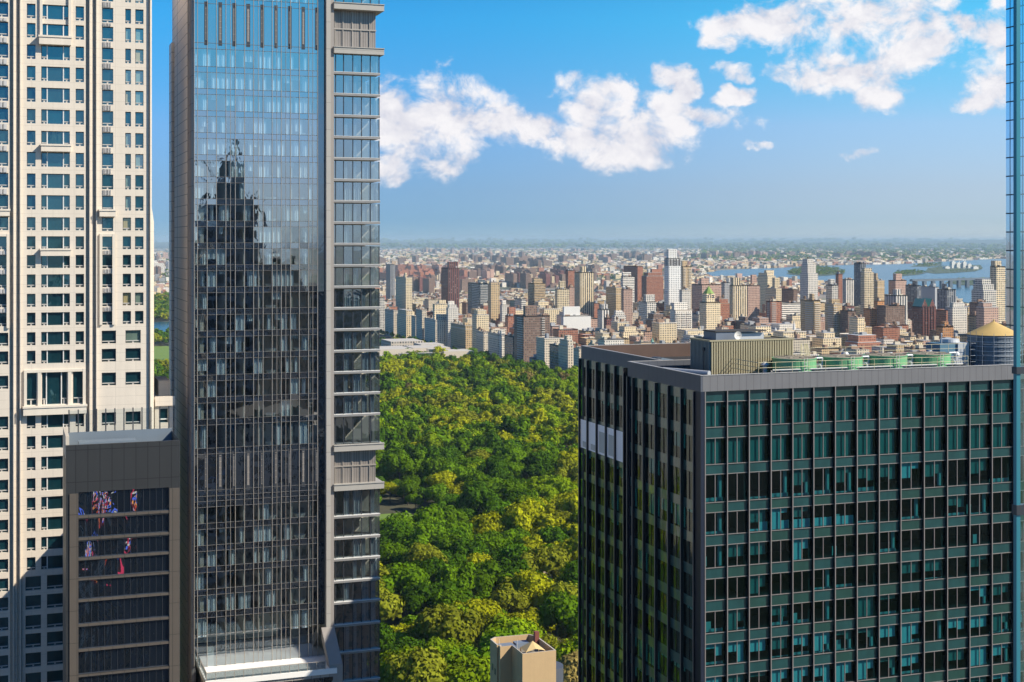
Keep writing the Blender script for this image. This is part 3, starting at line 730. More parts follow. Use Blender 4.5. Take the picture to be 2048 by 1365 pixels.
def dark_block():
    Y, XA, XB, YA, YB, XR, XRB = 139.6, 71.5, 76.0, 158.7, 184.7, 131.0, 95.0
    ZT = 155.25
    T = thing('office_block', 'dark office block with teal spandrels, slim grey fins and plant on its roof', 'building', (100, Y, 0))
    sp = [(153.5,152.3),(149.5,148.3),(145.4,144.3),(141.2,140.1),(137.6,136.45),(134.0,132.8),(130.4,129.2),(126.8,125.65),(123.2,122.0)]
    while sp[-1][0] > 92: sp.append((sp[-1][0]-3.6, sp[-1][1]-3.6))
    us = [1408,1452.4,1496,1539.7,1583,1624.8,1667.9,1711.6,1755.6,1799,1845.5,1892,1936.7,1981.3,2025]
    bx = [X_on(u, Y) for u in us]; bx += [bx[-1]+3.1, bx[-1]+6.1]
    XC = bx[0]
    fins, spn, win = [], [], []
    for x in bx:
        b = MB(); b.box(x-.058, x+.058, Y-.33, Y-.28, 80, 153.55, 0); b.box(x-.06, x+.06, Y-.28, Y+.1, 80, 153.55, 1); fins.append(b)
    bright = {4: {11}, 7: {4,5,6}, 8: {0,1,2,3,4,5,6,7,8,9,10,11,12,13,14,15}, 9: set(range(16)), 10: set(range(16))}
    def blinds(b, i, x0, x1, za, zb, yy, axis='y'):
        """Roller blinds, cabinets and pale walls just inside the pane."""
        def q(p0, p1, z0, z1, d, m):
            if axis == 'y': b.quad((p0,yy+d,z0),(p1,yy+d,z0),(p1,yy+d,z1),(p0,yy+d,z1),m)
            else: b.quad((yy+d,p1,z0),(yy+d,p0,z0),(yy+d,p0,z1),(yy+d,p1,z1),m)
        mid = x0+(x1-x0)*.55
        pr = rnd.random()
        if i in (0, 1): lim = .78
        elif i == 2: lim = .45
        elif i >= 7: lim = .85
        elif i == 6: lim = .6
        else: lim = .2
        bm = 3 if (i >= 7 and pr < .6) or pr < .05 else 5
        h = zb-za
        if i in (0, 1):
            for p0, p1 in ((x0+.28, mid-.05), (mid+.05, x1-.45)): q(p0, p1, za, zb, .3, 5)
            return
        if pr < lim:
            d1, d2 = rnd.choice((.25,.5,.6,.6,1.0,.9)), rnd.choice((.25,.5,.6,.6,1.0))
            q(x0+.1, mid-.06, zb-h*d1, zb, .3, bm); q(mid+.06, x1-.35, zb-h*d2, zb, .3, bm)
        if i == 3 and 4 < x0-71.5 < 17: q(x0+.05, x1-.1, za, za+h*.40, .3, 3)
        if rnd.random() < (.2 if 3 < i < 7 else .45): q(x0+.1, x1-.2, za, za+h*rnd.uniform(.04,.16), .42, 4)
        if rnd.random() < (.10 if 3 < i < 7 else .3): q(x1-.7, x1-.2, za, zb, .6, 4)
        if rnd.random() < (.08 if 3 < i < 7 else .2):
            a = rnd.uniform(x0, mid); q(a, a+.6, za, za+h*.45, .8, 4)
    for i in range(len(sp)):
        z1, z0 = sp[i]; wtop = z0; wbot = sp[i+1][0] if i+1 < len(sp) else z0-2.4
        for j in range(len(bx)-1):
            xa, xb = bx[j]+.06, bx[j+1]-.06
            b = MB(); b.quad((xa,Y+.02,z0),(xb,Y+.02,z0),(xb,Y+.02,z1),(xa,Y+.02,z1),0)
            b.box(xa, xb, Y-.10, Y+.05, z1-.03, z1+.035, 1); b.box(xa, xb, Y-.08, Y+.05, z0-.035, z0+.03, 1)
            spn.append((b, rnd.random() < .4))
            g = MB(); mid = xa+(xb-xa)*.5 + .0
            tilt_pane(g, xa, mid, wbot+.04, wtop-.05, Y+.10, 0, .003); tilt_pane(g, mid, xb, wbot+.04, wtop-.05, Y+.10, 0, .003)
            g.box(mid-.035, mid+.035, Y-.02, Y+.12, wbot+.04, wtop-.05, 1)
            blinds(g, i, xa, xb, wbot+.04, wtop-.05, Y)
            win.append((g, j))
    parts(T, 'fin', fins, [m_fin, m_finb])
    parts(T, 'spandrel', [b for b, k in spn if not k], [m_sp1, m_fin], 50); parts(T, 'spandrel', [b for b, k in spn if k], [m_sp2, m_fin], 50)
    parts(T, 'window', [g for g, j in win], [m_ogl, m_fin, m_dark, m_blind, m_deskl, m_blindg], 70)
    # west fronts of the two wings
    wf, ww_, ws = [], [], []
    def west(X, vs, lab, rows):
        ys = [Y_on(u, X) for u in vs]
        for y in ys:
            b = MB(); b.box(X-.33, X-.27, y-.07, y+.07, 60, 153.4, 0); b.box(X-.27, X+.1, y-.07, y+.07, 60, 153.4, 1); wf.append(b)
        zz = [(a, c) for a, c in rows]
        for i in range(len(zz)):
            z1, z0 = zz[i]; wb = zz[i+1][0] if i+1 < len(zz) else z0-2.4
            for j in range(len(ys)-1):
                ya, yb = ys[j]-.07, ys[j+1]+.07      # ys fall from north to south
                ya, yb = min(ya, yb), max(ya, yb)
                b = MB(); tilt_pane_w(b, X+.05, ya, yb, z0, z1, 0, .004); ws.append(b)
                g = MB(); n = 2
                for q in range(n):
                    a, c = ya+(yb-ya)*q/n, ya+(yb-ya)*(q+1)/n; tilt_pane_w(g, X+.06, a, c, wb, z0, 0, .006)
                g.box(X+.0, X+.07, (ya+yb)/2-.03, (ya+yb)/2+.03, wb, z0, 1)
                if lab == 'b' and i == 2:      # boarded row
                    g.quad((X-.02,yb,wb-.3),(X-.02,ya,wb-.3),(X-.02,ya,z0+.6),(X-.02,yb,z0+.6),5)
                    if j in (2, 3): g.quad((X-.04,yb-.5,wb+.0),(X-.04,ya+.5,wb+.0),(X-.04,ya+.5,z0-.3),(X-.04,yb-.5,z0-.3),4)
                    elif j < 2: g.quad((X-.04,yb-.8,wb-.1),(X-.04,ya+.5,wb-.1),(X-.04,ya+.5,wb+.7),(X-.04,yb-.8,wb+.7),4)
                elif rnd.random() < (.6 if i in (1, 3, 8, 9, 10, 11) else .25):
                    h = z0-wb; d = rnd.choice((.2,.3,.6,1))
                    g.quad((X+.5,yb-.1,z0-h*d),(X+.5,ya+.3,z0-h*d),(X+.5,ya+.3,z0),(X+.5,yb-.1,z0),3)
                ww_.append(g)
    rows = sp + [(sp[-1][0]-3.6*k, sp[-1][1]-3.6*k) for k in range(1, 3)]
    west(XA, [1258,1268.5,1290,1314,1339.7,1365.6,1391], 'a', rows)
    west(XB, [1161,1177,1195.4,1213.9,1232.3,1250.5], 'b', rows)
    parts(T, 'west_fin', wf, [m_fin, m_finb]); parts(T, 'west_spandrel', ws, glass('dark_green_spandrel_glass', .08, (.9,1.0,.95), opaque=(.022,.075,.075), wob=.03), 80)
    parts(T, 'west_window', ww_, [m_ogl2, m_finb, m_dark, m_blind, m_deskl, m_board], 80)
    b = MB(); b.box(XA-.15, XC-.12, Y-.34, Y+1.0, 0, 153.5); obj('corner_column', b, m_navyp, T)
    b = MB(); b.box(XA, XB+.1, YA-.3, YA, 0, 153.5); b.box(XB, XB+2, YB-.5, YB, 0, 153.5); obj('return_wall', b, m_navyp, T)
    # floors and rooms inside
    for i, (z1, z0) in enumerate(rows):
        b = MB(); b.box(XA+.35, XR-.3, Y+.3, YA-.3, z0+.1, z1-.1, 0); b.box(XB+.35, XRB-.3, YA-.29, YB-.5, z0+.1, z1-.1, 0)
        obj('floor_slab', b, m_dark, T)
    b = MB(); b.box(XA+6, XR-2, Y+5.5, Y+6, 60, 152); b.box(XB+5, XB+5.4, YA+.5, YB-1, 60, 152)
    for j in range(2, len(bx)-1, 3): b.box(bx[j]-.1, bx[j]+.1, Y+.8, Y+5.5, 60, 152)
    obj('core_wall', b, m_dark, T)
    b = MB(); b.box(XA+.4, XR, Y+.4, YA, 0, 78); b.box(XB+.4, XRB, YA, YB-.1, 0, 60); b.box(XR-.2, XR, Y+.3, YA, 60, 152.2); b.box(XB+1, XRB, YB-.2, YB, 60, 152.2); b.box(XRB-.2, XRB, YA, YB-.2, 60, 152.2); b.box(XRB, XR-.2, YA-.2, YA, 60, 152.2)
    b.box(XA, XR, Y, Y+.3, 0, 79.9); b.box(XA, XA+.3, Y+.3, YA, 0, 59.9); b.box(XB, XB+.3, YA, YB, 0, 59.9)
    obj('base_wall', b, m_navyp, T)
    # fascia band round the roof, its coping and the roof deck
    fz0 = 153.5
    b = MB(); b.box(XC-.35, XR, Y-.36, Y+.3, fz0, ZT); obj('fascia', b, m_fascia, T)
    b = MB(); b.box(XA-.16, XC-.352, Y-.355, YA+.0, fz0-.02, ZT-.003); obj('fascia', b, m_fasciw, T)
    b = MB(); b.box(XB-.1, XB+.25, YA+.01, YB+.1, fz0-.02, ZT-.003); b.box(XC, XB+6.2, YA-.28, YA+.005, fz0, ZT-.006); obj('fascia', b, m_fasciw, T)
    b = MB(); b.box(XB+.26, XRB, YB-.3, YB+.1, 151, ZT-.01); b.box(XRB-.4, XRB+.02, YA+.01, YB-.31, 151, ZT-.01); b.box(XR-.4, XR+.02, Y+.31, YA, 151, ZT-.01); b.box(XRB+.03, XR-.41, YA-.3, YA, 151, ZT-.01); obj('parapet', b, m_rust, T)
    b = MB(); b.box(XA-.2, XR, Y-.42, Y-.1, ZT+.002, ZT+.06); b.box(XA-.2, XA+.15, Y-.099, YA, ZT+.002, ZT+.06); b.box(XB-.15, XB+.15, YA+.001, YB+.12, ZT+.002, ZT+.06)
    b.box(XA+.16, XB+6.2, YA-.25, YA-.05, ZT+.004, ZT+.058)
    b.box(XB+.16, XRB, YB-.2, YB+.12, ZT+.002, ZT+.055); b.box(XRB+.03, XR, YA-.35, YA+.05, ZT+.002, ZT+.055); obj('coping', b, surf('pale_coping', (.42,.40,.38), .5, .2, var=.1), T)
    b = MB(); b.box(XC+.1, XR-.4, Y+.31, YA-.29, 151.6, 152.2); b.box(XB+.26, XRB-.4, YA+.01, YB-.31, 151.6, 152.2); obj('roof', b, m_roofd, T)
    return T
dark_block()
# ------------------------------------------------------------------ plant on the dark block's roof (each stands there on its own)
m_corr  = surf('olive_corrugated_steel', (.36,.315,.20), .55, .2, var=.08)
m_corrb = surf('olive_corrugated_shadow_gap', (.10,.085,.055), .7, var=.1)
m_gpnt  = surf('grey_green_steel', (.17,.20,.20), .5, .2, var=.1)
m_green = surf('green_fibreglass', (.16,.40,.19), .45, var=.12, scale=.8, streak=.25)
m_fan   = surf('fan_deck_grime', (.23,.20,.15), .8, var=.3, scale=2)
m_cream_rail = surf('cream_rail_paint', (.66,.58,.36), .5, var=.06)
m_tank  = surf('blue_grey_tank_staves', (.15,.18,.21), .6, .2, var=.25, scale=1.2, streak=.3, joints=(.35,90), jcol=.6)
m_hoop  = surf('galvanised_hoop', (.34,.37,.40), .7, .0, var=.1)
m_cone  = surf('ochre_tank_roof', (.52,.36,.13), .7, var=.12, scale=.8, streak=.1)
m_blue  = surf('blue_painted_steel', (.10,.20,.27), .5, .2, var=.15)
m_ltgr  = surf('light_grey_steel', (.46,.48,.50), .5, .2, var=.1)
RZ = 152.2

def louvre_house():
    x0, x1, y0, y1, zt = X_on(1421,150), X_on(1586,150), 150.0, 155.0, 158.25
    T = thing('plant_house', 'olive corrugated plant house at the corner of the dark office roof', 'plant house', ((x0+x1)/2, y0, RZ))
    b = MB(); b.box(x0, x1, y0, y1, RZ, zt-.12, 1); n = 34; w = (x1-x0)/n
    for i in range(n): b.box(x0+(i+.22)*w, x0+(i+.82)*w, y0-.14, y0+.01, RZ, zt-.15, 0)
    obj('corrugated_wall', b, [m_corr, m_corrb], T)
    b = MB(); n = 14; w = (y1-y0)/n
    b.box(x0-.06, x0-.005, y0, y1, RZ, zt-.15, 0)
    for i in range(n): b.box(x0-.16, x0-.06, y0+(i+.2)*w, y0+(i+.8)*w, RZ, zt-.15, 0)
    obj('side_wall', b, m_gpnt, T)
    b = MB(); b.box(x0-.2, x1+.1, y0-.2, y0+.1, zt-.14, zt+.04); b.box(x0-.2, x0+.1, y0+.1, y1+.1, zt-.14, zt+.04); b.box(x1-.2, x1+.1, y0+.1, y1, zt-.14, zt+.04)
    b.box(x0+.1, x1-.2, y1-.2, y1+.1, zt-.14, zt+.04); obj('rim', b, m_corr, T)
    b = MB(); b.box(x0+.1, x1-.2, y0+.1, y1-.2, zt-.6, zt-.4); obj('roof', b, m_roofd, T)
    b = MB(); b.bar((x0-.3,y0+1.2,RZ),(x0-.3,y0+1.2,zt-1.0), .07, 8); b.box(x0-.4, x0-.16, y0+1.05, y0+1.35, zt-1.3, zt-.9); obj('conduit', b, m_alud, T)
    x2, x3 = X_on(1418,153.2), X_on(1516,153.2)
    U = thing('air_handler', 'low grey air handling box with dark lid on the olive plant house', 'air handler', ((x2+x3)/2, 153, zt-.4))
    b = MB(); b.box(x2, x2+(x3-x2)*.42, 151.4, 154.6, zt-.4, zt+.85, 0); b.box(x2+(x3-x2)*.42, x3, 151.8, 154.6, zt-.4, zt+.6, 1); obj('casing', b, [surf('slate_sheet', (.16,.19,.24), .5, .2), m_ltgr], U)
    b = MB(); b.box(x2-.1, x3+.1, 151.3, 154.7, zt+.86, zt+.98); obj('lid', b, m_roofd, U)
    xd = X_on(1474, 150.6); D = thing('satellite_dish', 'white satellite dish on the rim of the olive plant house', 'satellite dish', (xd, 150.6, zt))
    b = MB(); n = 18
    for k in range(4):
        r0, r1 = .5*k/4, .5*(k+1)/4
        for i in range(n):
            a, c = 2*math.pi*i/n, 2*math.pi*(i+1)/n
            P = lambda r, t: (xd+r*math.cos(t), 150.45-(r*r)*.5+.0, zt+.5+r*math.sin(t))
            b.quad(P(r0,a),P(r0,c),P(r1,c),P(r1,a))
    obj('reflector', b, m_white, D)
    b = MB(); b.bar((xd,150.5,zt-.1),(xd,150.5,zt+.45),.05); b.bar((xd,150.45,zt+.5),(xd,149.9,zt+.5),.02); b.box(xd-.06, xd+.06, 149.82, 149.92, zt+.45, zt+.56); obj('mast', b, m_alu, D)
louvre_house()

def towers():
    first = None; Y = 147.0
    spans = [(1549,1628),(1642,1720),(1733,1808),(1821,1894)]
    desc = ['green drum cooling tower next to the olive plant house', 'second green drum cooling tower counted from the olive plant house',
            'third green drum cooling tower counted from the olive plant house', 'green drum cooling tower closest to the ochre roofed water tank']
    for k, (a, c) in enumerate(spans):
        x = (X_on(a, Y)+X_on(c, Y))/2
        if first is None:
            r = (X_on(c, Y)-X_on(a, Y))/2*.97
            T = thing('cooling_tower', desc[k], 'cooling tower', (x, Y, RZ), 'green cooling towers on the office roof'); first = T
            b = MB(); b.cyl(x, Y, RZ+.35, 156.12, r, r*.99, 40, 0, True, 0); obj('drum', b, m_green, T, smooth=False)
            b = MB(); b.cyl(x, Y, 156.122, 156.2, r*1.02, r*1.02, 40); obj('rim', b, m_green, T)
            b = MB(); b.cyl(x, Y, 156.202, 156.27, r*.97, r*.90, 40); b.cyl(x, Y, 156.272, 156.34, r*.45, r*.42, 24)
            for q in range(8):
                t = q*math.pi/4; b.bar((x, Y, 156.31), (x+r*.93*math.cos(t), Y+r*.93*math.sin(t), 156.29), .05)
            obj('fan_deck', b, m_fan, T)
            b = MB(); b.cyl(x, Y, RZ, RZ+.34, r*.8, r*.8, 20); obj('base', b, m_ltgr, T)
            b = MB(); b.bar((x+r+.25, Y-1.2, RZ), (x+r+.25, Y-1.2, 155.3), .16, 10); b.bar((x+r+.25, Y-1.2, 155.3), (x+r-.3, Y-.6, 155.3), .16, 10)
            b.bar((x+r+.45, Y-.4, RZ), (x+r+.45, Y-.4, 154.9), .1, 8); obj('pipe', b, m_ltgr, T)
            b = MB(); 
            for s in (-.2, .2): b.bar((x-.1+s, Y-r-.15, RZ), (x-.1+s, Y-r-.15, 156.4), .035)
            for q in range(11): b.bar((x-.3, Y-r-.15, RZ+.3+q*.33), (x+.1, Y-r-.15, RZ+.3+q*.33), .02, 5)
            obj('ladder', b, m_white, T)
        else:
            o = first.copy(); COL.objects.link(o); o.location = (x, Y, RZ); o['label'] = desc[k]
            for ch in first.children:
                d = ch.copy(); COL.objects.link(d); d.parent = o
towers()

def roof_bits():
    # cream safety rail in front of the drums
    Y = 143.6; xa, xb = X_on(1517, Y), X_on(1936, Y)
    b = MB(); n = 13
    T = thing('safety_rail', 'cream tubular safety rail along the green cooling towers', 'railing', ((xa+xb)/2, Y, RZ))
    for i in range(n+1):
        x = xa+(xb-xa)*i/n; q = MB(); q.bar((x, Y, RZ), (x, Y, 156.05), .03); obj('post', q, m_cream_rail, T)
    for zz in (155.45, 156.05): b.bar((xa, Y, zz), (xb, Y, zz), .026)
    for zz in (154.95, 155.5, 156.05):
        b.bar((xa, Y, zz), (xa, Y+7, zz), .04)
    for q in (2.3, 4.6, 7): b.bar((xa, Y+q, RZ), (xa, Y+q, 156.05), .045)
    obj('rail', b, m_cream_rail, T)
    Y2 = 151.5; xa, xb = X_on(1620, Y2), X_on(1930, Y2)
    T = thing('safety_rail', 'cream tubular safety rail behind the green cooling towers', 'railing', ((xa+xb)/2, Y2, RZ))
    b = MB()
    for i in range(10):
        x = xa+(xb-xa)*i/9; q = MB(); q.bar((x, Y2, RZ), (x, Y2, 156.9), .025); obj('post', q, m_cream_rail, T)
    for zz in (156.3, 156.9): b.bar((xa, Y2, zz), (xb, Y2, zz), .022)
    obj('rail', b, m_cream_rail, T)
    # ship-type ladder with rails
    x = X_on(1606, 149.5); y = 149.3
    T = thing('roof_ladder', 'yellow steel ladder frame between the olive plant house and first drum', 'ladder', (x, y, RZ))
    b = MB()
    for s in (-.55, .55, 1.3):
        b.bar((x+s, y, RZ), (x+s*.4, y+.3, 157.6), .05); b.bar((x+s+.5, y, RZ), (x+s*.4+.1, y+.3, 157.6), .05)
    obj('frame', b, m_cream_rail, T)
    b = MB()
    for q in range(12): b.bar((x-.5+.02*q, y+.02*q, RZ+.5+.4*q), (x+.5-.02*q, y+.02*q, RZ+.5+.4*q), .03, 5)
    obj('rung', b, m_cream_rail, T)
    # timber water tank
    Y = 155.0; x = X_on(1987.5, Y); r = (X_on(2030, Y)-X_on(1945, Y))/2*.98
    T = thing('water_tank', 'big round water tank with ochre cone roof and steel hoops', 'water tank', (x, Y, RZ))
    z0, z1, z2 = RZ+.8, Z_at(672, x, Y-r), Z_at(643, x, Y)
    b = MB(); b.cyl(x, Y, z0, z1, r, r, 48); obj('barrel', b, m_tank, T)
    b = MB(); b.cyl(x, Y, z1+.003, z2, r*1.05, .08, 40); b.cyl(x, Y, z2, z2+.25, .12, .1, 8); obj('cone_roof', b, m_cone, T)
    for i in range(8):
        zz = z0+.25+(z1-z0-.5)*i/7; b = MB(); b.cyl(x, Y, zz-.045, zz+.045, r*1.03, r*1.03, 48, 0, True); obj('hoop', b, m_hoop, T)
    b = MB()
    for s in (-1, 1):
        for t in (-1, 1): b.box(x+s*r*.6-.15, x+s*r*.6+.15, Y+t*r*.6-.15, Y+t*r*.6+.15, RZ, z0)
    b.box(x-r*.8, x+r*.8, Y-.12, Y+.12, z0-.2, z0-.002); obj('stand', b, m_alud, T)
    b = MB()
    for i in range(9):
        a = R(-150+i*22); px, py = x+(r+.5)*math.cos(a), Y+(r+.5)*math.sin(a)
        b.bar((px, py, RZ), (px, py, z1+.3), .025, 5)
    for zz in (RZ+1.6, RZ+3.0, RZ+4.4):
        for i in range(8):
            a, c = R(-150+i*22), R(-150+(i+1)*22)
            b.bar((x+(r+.5)*math.cos(a), Y+(r+.5)*math.sin(a), zz), (x+(r+.5)*math.cos(c), Y+(r+.5)*math.sin(c), zz), .025, 5)
    for i in range(6):
        for s in (0, .9): b.bar((x-r-1.3+s, Y-1.2+.0, RZ), (x-r-1.3+s, Y-1.2, z1+.6), .03, 5)
        b.bar((x-r-1.3, Y-1.2, RZ+.8*i+.5), (x-r-.4, Y-1.2, RZ+.8*i+.5), .03, 5)
    obj('scaffold', b, m_hoop, T)
    # blue and grey duct housing behind
    x0, x1 = X_on(1880, 155), X_on(1936, 155); zt = Z_at(688, x0, 155)
    T = thing('duct_housing', 'blue and grey duct housing beside the round water tank', 'duct housing', ((x0+x1)/2, 155, RZ))
    b = MB(); b.box(x0, x0+(x1-x0)*.6, 155, 158, RZ, zt, 0); b.box(x0+(x1-x0)*.6+.003, x1, 154.8, 158, RZ, zt+.05, 1); obj('casing', b, [m_blue, m_ltgr], T)
    b = MB(); b.cyl(x0+(x1-x0)*.6, 156.5, zt+.06, zt+.5, 1.3, 1.2, 24); obj('cowl', b, m_ltgr, T)
    b = MB(); b.bar((x0+.6, 155.5, zt), (x0+.6, 155.5, zt+1.2), .07, 8); b.cyl(x0+.6, 155.5, zt+1.2, zt+1.35, .16, .05, 8); obj('flue', b, m_ltgr, T)
    # sundry plant down in the roof well
    for (x0, x1, y0, y1, h, lab, m) in ((79.5,83.5,170,174,2.0,'dark grey chiller box sunk behind the slate parapet', m_gpnt), (84.5,90,163,167,2.3,'pale topped condenser box sunk beside the olive plant house', m_ltgr),
                                   (X_on(1905,149),X_on(1930,149),147.2,149,2.2,'small pale control cabinet between last drum and water tank', m_ltgr)):
        T = thing('condenser_unit', lab, 'roof unit', ((x0+x1)/2, y0, RZ))
        b = MB(); b.box(x0, x1, y0, y1, RZ+.2, RZ+h); obj('casing', b, m, T)
        b = MB(); b.cyl((x0+x1)/2, (y0+y1)/2, RZ+h+.002, RZ+h+.3, .7, .65, 18); obj('fan', b, m_alud, T)
        b = MB(); b.box(x0+.2, x0+.5, y0, y1, RZ, RZ+.198); b.box(x1-.5, x1-.2, y0, y1, RZ, RZ+.198); obj('skid', b, m_alud, T)
    T = thing('roof_duct', 'silver ribbed duct lying in the roof well beside slate parapet', 'duct', (74.5, 148, RZ))
    b = MB(); b.bar((73.2,152.6,154.7),(76.2,146.6,154.7), .33, 12); obj('pipe', b, m_ltgr, T)
    b = MB(); b.box(73.1,73.5,152,152.4,RZ,154.4); b.box(75.8,76.2,146.8,147.2,RZ,154.4); obj('support', b, m_alud, T)
roof_bits()
def roof_services():
    # low services between the drums: pipe runs, mushroom vents and boxes
    for k, (u, y, kind) in enumerate(((1634,146.5,0),(1727,146.5,0),(1815,146.5,0),(1902,148,0),(1530,148.5,1),(1640,152.5,1),(1735,153,1),(1830,152.5,1),(1912,152.5,1),(1690,155.5,1),(1780,156,1),(1860,156,1))):
        x = X_on(u, y); z = RZ
        if kind == 0:
            T = thing('pump_set', ['small grey pump set after the first green drum','small grey pump set after the second green drum','small grey pump set after the third green drum','small grey pump set after the last green drum'][k], 'pump', (x, y, z))
            b = MB(); b.box(x-.55, x+.55, y-.4, y+.4, z, z+2.9); b.box(x-.7, x+.2, y-.6, y-.42, z+1.2, z+3.3); obj('casing', b, m_gpnt, T)
            b = MB(); b.bar((x-.3,y,z+2.9),(x-.3,y,z+3.9),.12,8); b.bar((x-.3,y,z+3.9),(x+.7,y,z+3.9),.12,8); b.bar((x+.7,y,z+3.9),(x+.7,y,z+1.5),.12,8); obj('pipe', b, m_ltgr, T)
        else:
            n = k-4
            T = thing('roof_vent', ['mushroom vent by the corner of olive plant house','mushroom vent behind the gap after first drum','mushroom vent behind the gap after second drum','mushroom vent behind the gap after third drum',
                     'mushroom vent behind the last green drum','rear mushroom vent behind the second drum','rear mushroom vent behind the third drum','rear mushroom vent behind the fourth drum'][n], 'roof vent', (x, y, z), 'mushroom vents on the office roof')
            b = MB(); b.cyl(x, y, z, z+3.1+.15*(n % 3), .28, .28, 12); obj('stem', b, m_ltgr, T)
            b = MB(); b.cyl(x, y, z+3.1+.15*(n % 3), z+3.45+.15*(n % 3), .55, .3, 14); obj('cap', b, m_ltgr, T)
    y = 144.6; xa, xb = X_on(1545, y), X_on(1925, y)
    T = thing('pipe_run', 'pair of long silver pipes running below the cream rail', 'pipe', ((xa+xb)/2, y, RZ))
    b = MB(); b.bar((xa,y,155.0),(xb,y,155.0),.13,10); b.bar((xa,y+.4,154.85),(xb,y+.4,154.85),.1,10); obj('pipe', b, surf('lagged_pipe', (.40,.40,.38), .6, .2, var=.2, scale=1.5), T)
    for i in range(12):
        x = xa+(xb-xa)*(i+.5)/12; b = MB(); b.box(x-.06, x+.06, y-.1, y+.5, RZ, 154.85); obj('bracket', b, m_alud, T)
roof_services()

# ------------------------------------------------------------------ tower at the edge and the close glass corner
m_gedge = glass('pale_blue_curtain_glass', .72, (.92,.96,1.0), opaque=(.10,.13,.17), wob=.012, wscale=.4)
def edge_tower():
    X = 172.0; y1 = Y_on(2012, X); y0 = y1-36
    T = thing('edge_tower', 'slim pale blue glass tower cut off at the frame edge behind water tank', 'tower', (X, y0, 0))
    b = MB(); b.box(X+.3, X+30, y0, y1-.05, 0, 250); obj('wall', b, m_navy, T)
    z = 90.0; n = 32
    mm = MB()
    while z < 250:
        g = MB()
        for i in range(n):
            a, c = y0+(y1-y0)*i/n, y0+(y1-y0)*(i+1)/n
            tilt_pane_w(g, X, a, c, z+.2, z+3.37, 0, .003)
        g.box(X-.02, X+.1, y0, y1, z-.03, z+.2, 1)
        obj('window_band', g, [m_gedge, m_alud], T); z += 3.4
    for i in range(n):
        y = y0+(y1-y0)*i/n; q = MB(); q.box(X-.06, X+.1, y-.03, y+.03, 88, 250); obj('mullion', q, m_alud, T)
    b = MB(); b.box(X-.1, X+.3, y0, y1, 0, 88); obj('base_wall', b, m_navyp, T)
edge_tower()

m_tealf = surf('teal_frame_paint', (.04,.21,.27), .35, .2, var=.1)
m_tealg = glass('pale_teal_glass', .22, (.8,.95,1.0), (.50,.74,.80), wob=.004, wscale=1.0)
def near_corner():
    Y = 24.7; X = X_on(2030, Y)
    T = thing('glass_corner', 'teal framed glass corner of a neighbouring wall close to the eye', 'glass corner', (X, Y, 140))
    zs = [150, Z_at(1030, X, Y), Z_at(1010, X, Y), Z_at(748, X, Y), Z_at(734, X, Y), 184]
    for k in range(6):
        p = MB(); p.box(X+3*k, X+3*k+.10, Y-.05, Y+.05, 150, 184); obj('post', p, m_tealf, T)
    for a, c in ((zs[0], zs[1]), (zs[2], zs[3]), (zs[4], zs[5])):
        for k in range(5):
            g = MB(); x0, x1 = X+.10+3*k, X+3+3*k; g.quad((x0,Y,a),(x1,Y,a),(x1,Y,c),(x0,Y,c)); obj('pane', g, m_tealg, T)
    for a, c in ((zs[1], zs[2]), (zs[3], zs[4])):
        g = MB(); g.box(X-.02, X+15.1, Y-.08, Y+.08, a, c); obj('gasket', g, m_alud, T)
    b = MB(); b.box(X+.05, X+20, 5, Y+.3, 0, 149.9); obj('base_wall', b, m_navyp, T)
near_corner()

